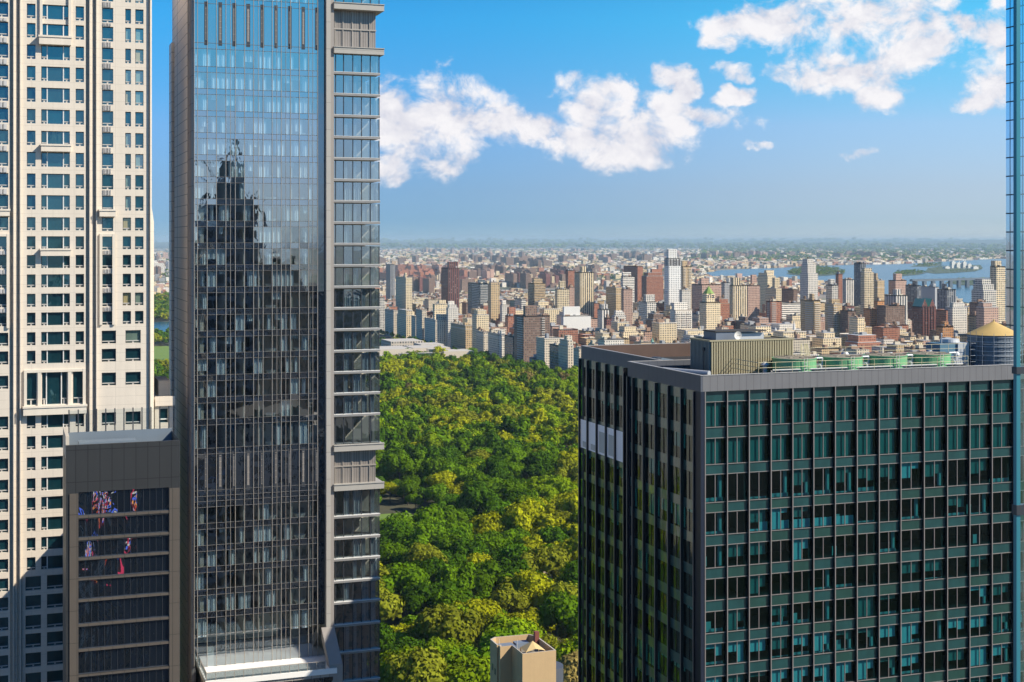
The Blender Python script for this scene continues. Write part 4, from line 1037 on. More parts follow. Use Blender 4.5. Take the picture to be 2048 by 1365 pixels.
# ------------------------------------------------------------------ tan brick tower before the park
m_tan = surf('tan_brick', (.52,.36,.19), .85, var=.08, scale=.4, streak=.08, joints=(60,.32), jcol=.93)
m_redb = surf('red_brick_chimney', (.20,.06,.04), .85, var=.3, scale=2)
def tan_tower():
    T = thing('brick_tower', 'tan brick tower top with red chimney and roof canopy before the park', 'building', (140, 376, 0))
    zt = 53.4; P = [(136.5,376),(146.7,376),(146.7,391.5),(145.2,394.2),(134.5,394.6),(132.6,393),(132.5,386.6),(133.3,386.6),(133.3,386),(132.9,386),(132.9,384.8),(136.5,384.8)]
    b = MB(); n = len(P)
    for i in range(n):
        (x0,y0),(x1,y1) = P[i], P[(i+1) % n]; b.quad((x0,y0,0),(x1,y1,0),(x1,y1,zt),(x0,y0,zt))
    c = (140, 386)
    Q = [(c[0]+(x-c[0])*.94, c[1]+(y-c[1])*.96) for x, y in P]
    for i in range(n):
        (x0,y0),(x1,y1) = P[i], P[(i+1) % n]; (u0,w0),(u1,w1) = Q[i], Q[(i+1) % n]
        b.quad((x0,y0,zt),(x1,y1,zt),(u1,w1,zt),(u0,w0,zt),1); b.quad((u0,w0,zt),(u1,w1,zt),(u1,w1,zt-2.6),(u0,w0,zt-2.6))
    obj('wall', b, [m_tan, m_beige], T)
    b = MB(); b.poly([(x,y,zt-2.6) for x, y in Q]); obj('roof', b, m_fan, T)
    b = MB(); b.box(145.0,146.3,388.5,390,zt-2.5,zt+2.0); obj('chimney', b, m_redb, T)
    b = MB(); cx, cy = 141.6, 381.5
    base = [(cx-3,cy-2.6,zt-.6),(cx,cy-2.6,zt+.1),(cx+3,cy-2.6,zt-.6),(cx+3,cy+2.6,zt-.6),(cx-3,cy+2.6,zt-.6)]; top = (cx,cy,zt+1.7)
    for i in range(5): b.poly([base[i], base[(i+1) % 5], top])
    for dx in (-2.8, 2.8):
        for dy in (-2.4, 2.4): b.box(cx+dx-.12, cx+dx+.12, cy+dy-.12, cy+dy+.12, zt-2.6, zt-.65)
    obj('canopy', b, surf('ochre_canopy', (.58,.42,.19), .8, var=.06), T)
    b = MB(); b.box(134.5,139,388,392.5,zt-2.6,zt-1.4); b.box(139.5,143.5,389.5,392.5,zt-2.6,zt-1.1); b.cyl(137.6,387.0,zt-2.6,zt-1.5,.6,.6,12); obj('roof_plant', b, surf('blue_grey_plant', (.16,.20,.26), .6), T)
    b = MB(); b.bar((133.4,387.0,zt-1),(133.4,387.0,zt+1.6),.06); b.bar((138.7,386.2,zt-2.5),(138.7,386.2,zt+1),.05); obj('aerial', b, m_white, T)
    for y, z in ((379.5,zt-9.2),(388.2,zt-7.2),(390.5,zt-6.5)):
        b = MB(); X = 136.5 if y < 384 else 132.5; b.box(X-.03, X+.06, y-.55, y+.55, z-1.8, z); obj('window', b, m_gtl, T)
    b = MB(); b.cyl(148.5, 389, 0, 45.3, 5.2, 5.2, 28); obj('rear_turret', b, m_fasciw, T)
tan_tower()

# ------------------------------------------------------------------ towers behind the viewer: what the glass fronts mirror
def mirrored():
    dk = facade('dark_curtain_wall', (.20,.22,.25), 3.6, 1.6, .8, .7, (.02,.025,.03))
    br = facade('brown_brick_front', (.30,.20,.14), 3.3, 2.6, .5, .5)
    gy = facade('grey_stone_front', (.45,.40,.34), 3.4, 2.8, .5, .55)
    L_ = [(58,74,-118,-92,180,dk,'dark tower with a steel crown under construction, mirrored in the glass tower'),
          (75.5,90,-130,-100,161,br,'brown brick tower mirrored in the glass tower front'),
          (42,57,-150,-110,169,gy,'grey stone tower mirrored in the glass tower front'),
          (12,41,-140,-96,160,br,'wide brown tower mirrored low in the glass tower front'),
          (91,122,-160,-110,151,dk,'wide black tower mirrored in the glass tower front'),
          (60,84,-75,-45,118,gy,'mid height grey tower mirrored below the crowned tower'),
          (25,56,-70,-35,106,dk,'mid height dark tower mirrored low in the front'),
          (-50,11,-120,-60,150,gy,'broad grey tower mirrored in the rippled windows'),
          (86,120,-70,-30,112,br,'mid height brown tower mirrored below the brick tower'),
          (-60,160,-320,-240,128,gy,'far grey block closing the mirrored skyline')]
    for (x0,x1,y0,y1,h,m,lab) in L_:
        T = thing('mirrored_tower', lab, 'tower', ((x0+x1)/2,(y0+y1)/2,0), 'towers mirrored in the glass')
        b = MB(); b.box(x0,x1,y0,y1,0,h); obj('wall', b, m, T)
        b = MB(); b.box(x0+2,x1-2,y0+2,y1-2,h,h+3); obj('roof', b, m_roofd, T)
        if h == 180:
            b = MB(); cx = 66.5; z = h
            for w_, t_ in ((5.6, 3.2), (4.4, 3.0), (3.2, 3.4), (2.2, 3.4), (1.4, 3.2), (.8, 4.0), (.35, 5.0)):
                b.box(cx-w_, cx+w_, y1-9, y1-9+min(2*w_, 8), z, z+t_); z += t_+.002
            for s in (-1, 1):
                for q in range(4): b.bar((cx+s*(6.2-1.2*q), y1-3, h+3.2*q), (cx+s*(5.0-1.2*q), y1-3, h+3.2*(q+1)), .22)
                b.bar((cx+s*6.2, y1-3, h), (cx+s*6.2, y1-3, h+6), .25)
            b.bar((cx-6, y1-3, h+8), (cx-11, y1-3, h+15), .25); b.bar((cx-11, y1-3, h+15), (cx+5, y1-3, h+7), .12)
            obj('steel_crown', b, m_gpnt, T)
mirrored()
def billboards():
    cols = [((.75,.08,.05),2.2),((.9,.35,.08),2.0),((.08,.15,.7),2.4),((.85,.8,.75),1.6),((.7,.05,.12),2.0),((.1,.35,.8),1.8), ((.85,.25,.1),1.8), ((.15,.2,.6),2.0), ((.8,.7,.5),1.4), ((.6,.1,.1),1.6)]
    names = ['red','orange','deep blue','white','crimson','sky blue','vermilion','indigo','pale gold','maroon']
    for k, (c, e) in enumerate(cols):
        m, nt, out = newmat('lit_screen_'+names[k].replace(' ', '_')); em = N(nt, 'ShaderNodeEmission'); em.inputs[1].default_value = e
        L(nt, MIX(nt, noise(nt, objco(nt), .5, 3), [q*.2 for q in c], c), em.inputs[0]); L(nt, em.outputs[0], out.inputs[0])
        x = 12.5+k*2.85; z = 87+(k*37 % 7)
        T = thing('lit_screen', f'{names[k]} lit screen mirrored in the rippled windows', 'screen', (x, -95.9, z))
        b = MB(); b.box(x, x+2.0+.5*(k % 2), -95.9, -95.5, z, z+5+(k % 3)*2); obj('face', b, m, T)
        b = MB(); b.box(x-.12, x+2.12+.5*(k % 2), -95.995, -95.91, z-.15, z+5.15+(k % 3)*2); obj('frame', b, m_alud, T)
billboards()
# ------------------------------------------------------------------ ground, park, water, hills
def ground_mat():
    m, nt, out = newmat('city_ground'); p = N(nt, 'ShaderNodeBsdfPrincipled'); p.inputs['Roughness'].default_value = .95
    v = objco(nt)
    a = noise(nt, v, .0035, 8, .62); b = noise(nt, v, .02, 6, .65); c = noise(nt, v, .0009, 5, .6)
    built = MIX(nt, b, (.15,.13,.115), (.34,.29,.235))
    green = MIX(nt, b, (.035,.065,.018), (.11,.15,.035))
    mr = N(nt, 'ShaderNodeMapRange'); mr.inputs['From Min'].default_value = .47; mr.inputs['From Max'].default_value = .57
    L(nt, M(nt, 'ADD', M(nt, 'MULTIPLY', a, .6), M(nt, 'MULTIPLY', c, .4)), mr.inputs['Value'])
    L(nt, MIX(nt, mr.outputs[0], built, green), p.inputs['Base Color']); L(nt, p.outputs[0], out.inputs[0]); return m
def soil_mat(name, c0, c1, s=.05):
    m, nt, out = newmat(name); p = N(nt, 'ShaderNodeBsdfPrincipled'); p.inputs['Roughness'].default_value = .95
    L(nt, MIX(nt, noise(nt, objco(nt), s, 7, .65), c0, c1), p.inputs['Base Color']); L(nt, p.outputs[0], out.inputs[0]); return m
def water_mat():
    m, nt, out = newmat('river_water'); p = N(nt, 'ShaderNodeBsdfPrincipled')
    p.inputs['Base Color'].default_value = (.012,.075,.13,1); p.inputs['Roughness'].default_value = .22; p.inputs['IOR'].default_value = 1.33
    n = N(nt, 'ShaderNodeBump'); n.inputs['Strength'].default_value = .5; n.inputs['Distance'].default_value = .6
    L(nt, noise(nt, objco(nt), .05, 6), n.inputs['Height']); L(nt, n.outputs[0], p.inputs['Normal'])
    L(nt, MIX(nt, noise(nt, objco(nt), .0012, 5), (.010,.065,.12), (.03,.12,.18)), p.inputs['Base Color'])
    L(nt, p.outputs[0], out.inputs[0]); return m
m_ground = ground_mat()
m_park = soil_mat('park_soil', (.02,.03,.01), (.10,.085,.045))
m_lawn = soil_mat('lawn_grass', (.11,.19,.025), (.17,.25,.04))
m_path = soil_mat('pale_path', (.24,.19,.13), (.36,.30,.22), .3)
m_water = water_mat()
m_isle = soil_mat('island_scrub', (.03,.055,.02), (.09,.11,.045), .02)
m_road = surf('asphalt', (.055,.055,.058), .9, var=.2)

def sheet(name, pts, z, mat, **k):
    b = MB(); b.poly([(x, y, z) for x, y in pts]); return obj(name, b, mat, kind='structure', **k)
sheet('ground', [(-30000,-30000),(50000,-30000),(50000,50000),(-30000,50000)], 0, m_ground)
sheet('park_ground', [(-250,300),(622,300),(622,4230),(-250,4230)], .4, m_park)
sheet('road', [(623,300),(637,300),(637,4300),(623,4300)], .45, m_road)
for x in (825, 965, 1110, 1250, 1450, 1650):
    sheet('road', [(x,700),(x+16,700),(x+16,5200),(x,5200)], .15, m_road)

def pxpoly(name, pp, z, mat):   # outline surveyed on the photograph, laid out on the ground at its true place
    return sheet(name, [ground(u, v, z) for u, v in pp], z, mat)
W = [(1395,549),(1440,541),(1505,538),(1560,536),(1610,533),(1700,530),(1760,529.5),(1830,527),(1900,523),(1960,519.5),(2060,517),(2200,516),
     (2260,700),(2060,690),(2010,640),(1960,612),(1900,598),(1830,592),(1760,588),(1690,575),(1620,565),(1560,561),(1480,559),(1420,556)]
pxpoly('river_water', W, 1.0, m_water)
pxpoly('bay_water', [(1480,493.6),(1720,492.6),(1950,491.6),(2150,491.3),(2150,495.8),(1950,496.5),(1760,497.2),(1600,495.5)], 1.0, m_water)
ISL = {'wooded_island_ground':[(1574,548),(1582,541),(1600,536),(1640,534.5),(1672,537),(1690,543),(1688,548),(1660,551),(1610,553)],
       'low_island_ground':[(1785,550),(1796,545),(1812,542.5),(1840,542.5),(1852,546),(1836,550),(1806,552)],
       'plant_island_ground':[(1850,545),(1856,536.5),(1880,533),(1920,530.5),(1962,531),(1965,538),(1950,543),(1910,546),(1870,547.5)],
       'spit_ground':[(1890,566),(1900,562),(1940,560),(2000,559),(2030,563),(2000,570),(1930,571)],
       'shore_ground':[(1820,533.5),(1840,529),(1880,527.5),(1884,531),(1860,534)]}
for k, p in ISL.items(): pxpoly(k, p, 2.2, m_isle)
def lawnrect(name, u0, u1, v0, v1, mat, z=.8):
    a, b = ground(u0, v1, z), ground(u1, v0, z)
    return a, b
# lake and lawn in the park, seen between the two towers
sheet('reservoir_water', [(130,2520),(560,2520),(560,3045),(130,3045)], .9, m_water)
sheet('lawn', [(60,1890),(360,1890),(360,2340),(60,2340)], .85, m_lawn)
xg, yg = ground(820, 1066, .8); sheet('lawn', [(xg-14,yg-22),(xg+14,yg-22),(xg+16,yg+60),(xg-12,yg+60)], .85, m_lawn)
PATHS = [[(1098,1080),(1086,1118),(1094,1150),(1112,1190),(1130,1240)], [(1158,1010),(1128,1090),(1098,1120)], [(800,1046),(850,1036),(900,1030)], [(1040,860),(1080,868),(1150,880)]]
for p in PATHS:
    q = [ground(u, v, .8) for u, v in p]; b = MB()
    for (x0, y0), (x1, y1) in zip(q[:-1], q[1:]):
        d = Vector((x1-x0, y1-y0)).normalized(); nx, ny = -d.y*3.0, d.x*3.0
        b.quad((x0+nx,y0+ny,.9),(x0-nx,y0-ny,.9),(x1-nx,y1-ny,.9),(x1+nx,y1+ny,.9))
    obj('path', b, m_path, kind='structure')
def hills():
    rng = random.Random(4); V, Fc = [], []
    n, rows = 140, [(38000,20),(41000,90),(44500,1.0),(47500,40)]
    for i in range(n+1):
        a = R(-12+64*i/n)
        e = 150+14*math.sin(i*.13)+7*math.sin(i*.47+1)+5*rng.random()
        deg = -12+64*i/n
        if deg > 35: e += 62*min(1, (deg-35)/5)
        for k, (d, h) in enumerate(rows):
            zz = h if k != 2 else e
            V.append((d*math.sin(a), d*math.cos(a), zz if k != 1 else e*.55))
    for i in range(n):
        for k in range(3): Fc.append((i*4+k, (i+1)*4+k, (i+1)*4+k+1, i*4+k+1))
    b = MB(); b.v, b.f, b.m = V, Fc, [0]*len(Fc); obj('hills', b, soil_mat('wooded_hills', (.03,.05,.025), (.08,.10,.05), .002), smooth=True, kind='structure')
hills()

# ------------------------------------------------------------------ rail bridge and island plant
def far_things():
    m_st = surf('weathered_bridge_steel', (.10,.12,.14), .7, var=.2); m_w = surf('pale_plant_wall', (.66,.63,.56), .8, var=.08)
    (xa, ya), (xb, yb) = ground(1822, 578), ground(2040, 572); z = 26
    T = thing('rail_bridge', 'long low steel bridge over the river on many piers', 'bridge', (xa, ya, 0))
    b = MB(); d = Vector((xb-xa, yb-ya)); n = d.normalized(); p = Vector((-n.y, n.x))*6
    for z0, z1 in ((z, z+8),):
        A, B_ = Vector((xa, ya)), Vector((xb, yb))
        c = [A+p, A-p, B_-p, B_+p]
        lo = [(q.x, q.y, z0) for q in c]; hi = [(q.x, q.y, z1) for q in c]
        b.poly(lo[::-1]); b.poly(hi)
        for i in range(4): b.quad(lo[i], lo[(i+1) % 4], hi[(i+1) % 4], hi[i])
    obj('deck', b, m_st, T)
    for i in range(13):
        q = Vector((xa, ya))+d*(i+.5)/13; c = MB(); c.box(q.x-6, q.x+6, q.y-6, q.y+6, 0, z); obj('pier', c, m_st, T)
    lay = [(1903,1912,524,537),(1913,1924,527,537),(1926,1934,525,537),(1936,1944,529,537),(1890,1901,534,538),(1946,1958,534,539)]
    for k, (u0, u1, v0, v1) in enumerate(lay):
        X, Y = ground((u0+u1)/2, v1, 2); D = depth(X, Y); w = (u1-u0)/F*D; h = (v1-v0)/F*D
        T = thing('island_works', ['tallest pale works building on the river island','low pale works building second on the river island','pale works tower third along the river island',
                  'pale works block fourth along the river island','small pale shed at the west tip of works island','small pale shed at the east tip of works island'][k], 'works building', (X, Y, 2), 'pale works buildings on the island')
        b = MB(); b.box(X-w/2, X+w/2, Y, Y+w*.8, 2, 2+h); b.box(X-w/4, X+w/4, Y+3, Y+w*.5, 2+h, 2+h*1.15); obj('wall', b, m_w, T)
        b = MB(); b.cyl(X+w*.3, Y+w*.4, 2+h, 2+h*1.5, w*.06, w*.05, 8); obj('stack', b, m_w, T)
far_things()
# ------------------------------------------------------------------ the residential district east of the park
C = dict(brick=(.37,.15,.085), dkbrick=(.17,.06,.045), tan=(.54,.385,.21), cream=(.73,.585,.37), lime=(.60,.51,.385), white=(.74,.675,.575),
         grey=(.35,.34,.33), brown=(.215,.135,.095), pink=(.50,.32,.24), orange=(.50,.23,.085), navy=(.055,.065,.085), dkgrey=(.16,.16,.165))
CN = dict(brick='red brick', dkbrick='dark red brick', tan='tan brick', cream='cream', lime='limestone', white='white', grey='grey', brown='brown brick',
          pink='pink brick', orange='orange brick', navy='navy', dkgrey='dark grey')
S = {}
for k, c in C.items():
    S[k] = facade('front_'+k, c, 3.1, 2.9, .46, .50)
S['limeb'] = facade('front_lime_wide', C['lime'], 3.3, 3.4, .42, .55); S['creamb'] = facade('front_cream_wide', C['cream'], 3.2, 3.6, .46, .5)
S['brickb'] = facade('front_brick_wide', C['brick'], 3.0, 2.4, .46, .46); S['tanb'] = facade('front_tan_wide', C['tan'], 3.0, 3.3, .5, .48)
S['creamrib'] = facade('front_cream_rib', C['cream'], 3.0, 4.2, .5, .62, pier=(.15,.12,.085)); S['greyrib'] = facade('front_grey_rib', C['grey'], 3.0, 3.6, .55, .6, pier=(.12,.125,.13))
S['whiterib'] = facade('front_white_rib', C['white'], 3.0, 4.4, .55, .6, pier=(.10,.11,.13)); S['dkrib'] = facade('front_dark_rib', C['dkbrick'], 3.0, 4.0, .5, .6, pier=(.05,.03,.03))
S['stripe'] = facade('front_white_ribbon', C['white'], 3.3, 2.2, .94, .46); S['tanstripe'] = facade('front_tan_ribbon', C['tan'], 3.2, 3.0, .95, .45)
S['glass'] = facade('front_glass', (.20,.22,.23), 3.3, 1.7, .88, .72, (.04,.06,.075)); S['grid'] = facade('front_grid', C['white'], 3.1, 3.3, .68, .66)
S['creamgrid'] = facade('front_cream_grid', C['cream'], 3.1, 3.4, .62, .66); S['navyrib'] = facade('front_navy_rib', (.30,.30,.31), 3.0, 4.0, .72, .72, pier=(.05,.06,.08))
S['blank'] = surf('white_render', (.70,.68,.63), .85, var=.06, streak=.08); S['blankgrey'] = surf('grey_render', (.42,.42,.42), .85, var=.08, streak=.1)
S['arch'] = facade('front_white_tower', (.72,.70,.65), 3.45, 3.7, .40, .50)
ROOFS = [surf('silver_roof', (.36,.35,.34), .8, var=.25, scale=.3), surf('tan_roof', (.31,.26,.20), .85, var=.25, scale=.3), surf('black_roof', (.07,.068,.065), .9, var=.3, scale=.3), surf('white_roof', (.56,.55,.53), .7, var=.15, scale=.3)]
m_wood = surf('tank_timber', (.17,.11,.07), .85, var=.2, scale=2); m_copper = surf('green_copper', (.16,.33,.25), .7, var=.15, scale=.5); m_grn = surf('lime_green_tile', (.20,.30,.06), .7, var=.12)
m_bulk = [surf('bulkhead_brick', (.30,.19,.13), .85, var=.15), surf('bulkhead_cream', (.55,.48,.36), .85, var=.12), surf('bulkhead_grey', (.33,.33,.33), .85, var=.12)]
m_balc = surf('balcony_slab', (.56,.53,.47), .7, var=.08); m_archdk = surf('arch_recess', (.10,.09,.085), .5, var=.1)

FOOT, LANDS = [], []
def tank(mb, x, y, z, s=1.0):
    for a in (-1, 1):
        for c in (-1, 1): mb.box(x+a*1.1*s-.12, x+a*1.1*s+.12, y+c*1.1*s-.12, y+c*1.1*s+.12, z, z+2.2*s)
    mb.cyl(x, y, z+2.2*s, z+5.6*s, 1.9*s, 1.9*s, 12); mb.cyl(x, y, z+5.6*s, z+7.0*s, 2.0*s, .1, 12)

def tower(uw, uc, ue, v, D, st, ph=(), label='', short=None, roof=0, balc=None, setb=None, crown=None, band=True, name='apartment_tower', cat='tower', dd=None):
    """One building from its surveyed corner: west edge uw, south-west corner uc, south-east corner ue, roof row v, distance D."""
    if name != 'town_house': D = max(D, 642/(ST+(uc-1024)/F*CT))
    X, Y = at_depth(uc, D); X2 = max(X+8, X_on(ue, Y))
    Y2 = Y_on(uw, X) if uw < uc-1 else Y+(dd or 22)
    Y2 = min(max(Y2, Y+10), Y+75); h = max(8, Z_at(v, X, Y))
    T = thing(name, label, cat, (X, Y, 0)); FOOT.append((X-2, X2+2, Y-2, Y2+2)); LANDS.append((short, (uc+ue)/2, v, T, (X, X2, Y, Y2, h)))
    m = S[st]
    b = MB()
    if setb:
        hs = [Z_at(q[2], X, Y) for q in setb]      # (u0, u1, v) stages, lowest first
        b.box(X, X2, Y, Y2, 0, h, 0, 't'); r = MB(); r.box(X-.1, X2+.1, Y-.1, Y2+.1, h, h+.8)
        zl = h+.8; xa, xb, ya, yb = X, X2, Y, Y2
        for (u0, u1, vv), hh in zip(setb, hs):
            xa, xb = max(xa+.6, X_on(u0, Y+2)), min(xb-.6, X_on(u1, Y+2)); ya, yb = ya+2, max(ya+8, yb-3)
            if xb-xa < 2: xb = xa+2
            b.box(xa, xb, ya, yb, zl-.8, hh, 0); r.box(xa+.3, xb-.3, ya+.3, yb-.3, hh+.003, hh+.6); zl = hh+.6
    else:
        b.box(X, X2, Y, Y2, 0, h, 0, 't'); r = MB(); r.box(X+.4, X2-.4, Y+.4, Y2-.4, h-1.4, h-1.1); zl = h
        for a in ((X,X+.4,Y,Y2),(X2-.4,X2,Y,Y2),(X+.4,X2-.4,Y,Y+.4),(X+.4,X2-.4,Y2-.4,Y2)): b.box(*a, h-1.4, h+.02)
    obj('wall', b, m, T); obj('roof', r, ROOFS[roof], T)
    for i, (u0, u1, vv) in enumerate(ph):
        ya = Y+min(5, (Y2-Y)*.3); xa, xb = max(X+.5, X_on(u0, ya)), min(X2-.5, X_on(u1, ya)); xb = max(xb, xa+3)
        p = MB(); p.box(xa, xb, ya, min(Y2-1, ya+9), h-1.1, Z_at(vv, xa, ya)); obj('penthouse', p, S.get(st+'_ph', m), T)
    if not crown:
        top = h-1.1 if not setb else hs[-1]+.55
        if not setb:
            for q in range(3):
                p = MB(); bw, bd = rnd.uniform(2.5, max(3, (X2-X)*.25)), rnd.uniform(2.5, 6); px, py = rnd.uniform(X+1, X2-bw-1), rnd.uniform(Y+1, max(Y+1.1, Y2-bd-1))
                p.box(px, px+bw, py, py+bd, top, h+rnd.uniform(1.2, 3.5)); obj('bulkhead', p, rnd.choice(m_bulk), T)
        if st in ('tan','cream','lime','limeb','creamb','white','brick','brown','pink','dkbrick','orange','tanb'):
            p = MB(); e = 2.2 if not setb else 1.2; cx = (X+X2)/2 if not setb else (xa+xb)/2; cy = Y2-3 if not setb else (ya+yb)/2; tank(p, cx, cy, top, e*.45); obj('water_tank', p, m_wood, T)
        if st in ('lime','limeb','cream','creamb','white','tan') and not setb:
            p = MB()
            for zz in (h-.9, h*.86, h*.16): p.box(X-.45, X2+.4, Y-.45, Y-.003, zz, zz+.7); p.box(X-.45, X-.003, Y, Y2, zz, zz+.7)
            obj('cornice', p, m_creamd, T)
    if balc:
        n = int(h/3.05)
        for i in range(4, n):
            q = MB(); z = i*3.05
            for a, c in balc: q.box(X+(X2-X)*a, X+(X2-X)*c, Y-1.3, Y-.002, z, z+.9)
            q.box(X-1.1, X-.002, Y+3, Y+(Y2-Y)*.6, z, z+.9)
            obj('balcony', q, m_balc, T)
    if crown == 'pyr':
        a, c = X_on(1413, Y+4), X_on(1430, Y+4); e = Z_at(588, X, Y); p = Z_at(573, X, Y); t = MB()
        t.box(a, c, Y+4, Y+4+(c-a), h-1, e); obj('turret', t, m, T); t = MB(); w = c-a; cx, cy = (a+c)/2, Y+4+w/2
        t.cyl(cx, cy, e, p, w*.62, .2, 8); obj('pyramid_roof', t, m_grn, T)
        t = MB()
        for q in range(3): t.box(a+w*(.14+.29*q), a+w*(.28+.29*q), Y+3.9, Y+4.0, e-7, e-2)
        obj('arch_window', t, m_archdk, T)
    if crown == 'gables':
        zt = Z_at(598, X, Y); w = (X2-X)
        for k in range(2):
            t = MB(); a, c = X+w*(.02+.52*k), X+w*(.44+.52*k); mid = (a+c)/2
            t.poly([(a,Y,h),(c,Y,h),(mid,Y,zt)],1); t.poly([(c,Y2,h),(a,Y2,h),(mid,Y2,zt)],1)
            t.quad((a,Y,h),(mid,Y,zt),(mid,Y2,zt),(a,Y2,h),0); t.quad((mid,Y,zt),(c,Y,h),(c,Y2,h),(mid,Y2,zt),0)
            obj('gable_roof', t, [m_copper, m], T)
        t = MB()
        for k in range(5): t.box(X+w*(.06+.19*k), X+w*(.13+.19*k), Y-1.0, Y-.002, 0, h)
        obj('bay_shaft', t, m, T)
    if crown == 'arch':
        w = X2-X; zt = h-1.2
        for k in range(4):
            t = MB(); a, c = X+w*(.04+.24*k), X+w*(.04+.24*k)+w*.20; r_ = (c-a)/2; mid = (a+c)/2
            pts = [(a,Y-.06,zt-13),(c,Y-.06,zt-13)]+[(mid+r_*math.cos(R(q)),Y-.06,zt-r_+r_*math.sin(R(q))-.3) for q in range(0,181,20)]
            t.poly(pts); obj('arch_window', t, m_archdk, T)
        for k in range(3):
            t = MB(); y = Y+(Y2-Y)*(.08+.32*k); c = y+(Y2-Y)*.24; r_ = (c-y)/2; mid = (y+c)/2
            pts = [(X-.06,y,zt-13),(X-.06,c,zt-13)]+[(X-.06,mid+r_*math.cos(R(q)),zt-r_+r_*math.sin(R(q))-.3) for q in range(0,181,20)]
            t.poly(pts[::-1]); obj('arch_window', t, m_archdk, T)
    return T

A = tower
A(772,781,790,529,3700,'greyrib',label='slender grey slab tower standing above the far red brick estate',short='slender grey slab',dd=25)
A(790,811.6,824.5,555,2700,'cream',((800,812,546),),'cream tower with grey side wall and ribbed east half over the museum','grey sided cream tower')
A(882.5,897,918.7,536,2750,'dkrib',((897,916,524),),'tall dark red brick tower with raised top, standing alone','dark red tower')
A(755,757,769,595,2300,'grid',((757,765,588),),'white gridded building emerging beside the glass tower','white gridded building',dd=30)
A(770,787,794,621,2250,'lime',label='shaded limestone block by the park trees behind museum',short='shaded limestone block',name='apartment_house',cat='apartment house')
A(794,812.5,832,632,2180,'creamb',((797,815,620),(820,829,624)),'stepped cream apartment house with terraces behind the museum','stepped cream house',name='apartment_house',cat='apartment house',setb=((796,826,622),))
A(832,844,847,620,2120,'lime',label='narrow shaded limestone block behind the museum centre',short='narrow shaded block',name='apartment_house',cat='apartment house')
A(849,871,897,640,2060,'limeb',((875,893,629),),'square limestone block with a full window grid facing the museum','limestone grid block',roof=3,name='apartment_house',cat='apartment house')
A(866,869,895,608,2300,'cream',((878,892,601),),'pale yellow stepped house above the limestone grid block','yellow stepped house',name='apartment_house',cat='apartment house')
A(894,896,917,617,2260,'white',((897,909,603),),'white stepped house under the dark red tower','white stepped house',name='apartment_house',cat='apartment house',setb=((898,914,611),))
A(894,931,946,651,1960,'tan',((905,938,646),),'broad plain buff block with folded side beside the museum','broad buff block',roof=1,name='apartment_house',cat='apartment house')
A(944,953,978,631,1935,'cream',((953,968,619),),'cream stepped tower over the tree line with tall slim corner','cream corner tower',setb=((955,973,622),))
A(935.7,959,976,567,2600,'glass',((945,970,560),),'dark glass tower with pale balcony bands behind the park front','dark banded tower',balc=((.1,.95),))
A(976,982,999,569,2380,'tanb',((980,997,567),),'tall tan brick tower with ochre cap above the park front','ochre capped tower',roof=1,setb=((979,996,566),))
A(1001,1004,1018,611,2330,'white',((1005,1012,601),),'small white stepped tower left by the red stepped house','small white tower',name='apartment_house',cat='apartment house')
A(1010,1016,1042,632,2200,'brick',((1018,1031,615),),'red brick stepped house with high blank tower block','red stepped house',name='apartment_house',cat='apartment house')
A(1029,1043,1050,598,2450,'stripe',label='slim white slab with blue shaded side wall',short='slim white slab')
A(1056,1069,1091,567,2750,'tanstripe',((1062,1085,557),),'wide tan tower with horizontal ribbon windows','tan ribbon tower')
A(953,967.5,976,664,1875,'limeb',label='grey limestone block with one bright front strip by park trees',short='bright strip block',roof=2,name='apartment_house',cat='apartment house',dd=48)
A(976,997,1000.5,668,1838,'lime',label='long shaded grey block facing the park trees',short='long shaded block',roof=2,name='apartment_house',cat='apartment house')
A(998,1003.5,1012,671,1800,'white',((1003,1010,662),),'white narrow front with many small windows by park trees','white narrow front',name='apartment_house',cat='apartment house')
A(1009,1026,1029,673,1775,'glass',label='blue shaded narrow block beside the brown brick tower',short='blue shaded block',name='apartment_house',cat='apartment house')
A(1028,1047,1100,632,1740,'brown',((1051,1074,612),),'big brown brick tower with white corner strip beside the park','brown brick tower',balc=((.68,.80),),roof=2)
A(1060,1064,1099,716,1840,'blankgrey',((1070,1092,710),),'low grey house with a green roof at the tree line','green roofed house',name='town_house',cat='town house',roof=0,dd=14)
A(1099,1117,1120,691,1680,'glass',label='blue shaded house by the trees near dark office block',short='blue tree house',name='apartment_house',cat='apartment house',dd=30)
A(1117,1136,1148,693,1660,'limeb',((1121,1145,672),),'cream roofed house with bright window strip by dark office block','bright window strip house',name='apartment_house',cat='apartment house',setb=((1121,1146,682),))
A(1147,1158,1164,698,1640,'lime',label='shaded limestone end house touching the dark office edge',short='shaded end house',name='apartment_house',cat='apartment house')
A(1110,1115,1139,578,2500,'creamgrid',((1120,1131,563),),'cream tower with square windows and tall slim penthouse','slim penthouse tower')
A(1137,1139,1150,574,2700,'pink',label='pink grey slab beside the slim penthouse tower',short='pink grey slab')
A(1131,1136,1149,541,3000,'brick',((1133,1141,548),),'red brick tower just behind the tall ribbed cream tower','red brick rear tower')
A(1149,1160,1188,545,2550,'creamrib',((1163,1173,533),),'tall cream tower with dark ribs and single high penthouse','tall ribbed cream tower')
A(1124,1127,1182,632,2200,'blank',((1128,1160,614),),'wide blank white block under the ribbed cream tower','blank white block',roof=3,name='apartment_house',cat='apartment house')
A(1195,1204,1219,619,2150,'whiterib',((1204,1216,609),),'white and grey corner tower with arched top','white grey corner tower')
A(1211,1213,1222,636,2050,'dkbrick',label='thin dark brick slab between two white towers',short='thin dark slab')
A(1226,1229,1252,633,2060,'white',((1232,1245,622),),'white wedding cake building with many setbacks','white setback building',name='apartment_house',cat='apartment house',setb=((1231,1249,626),))
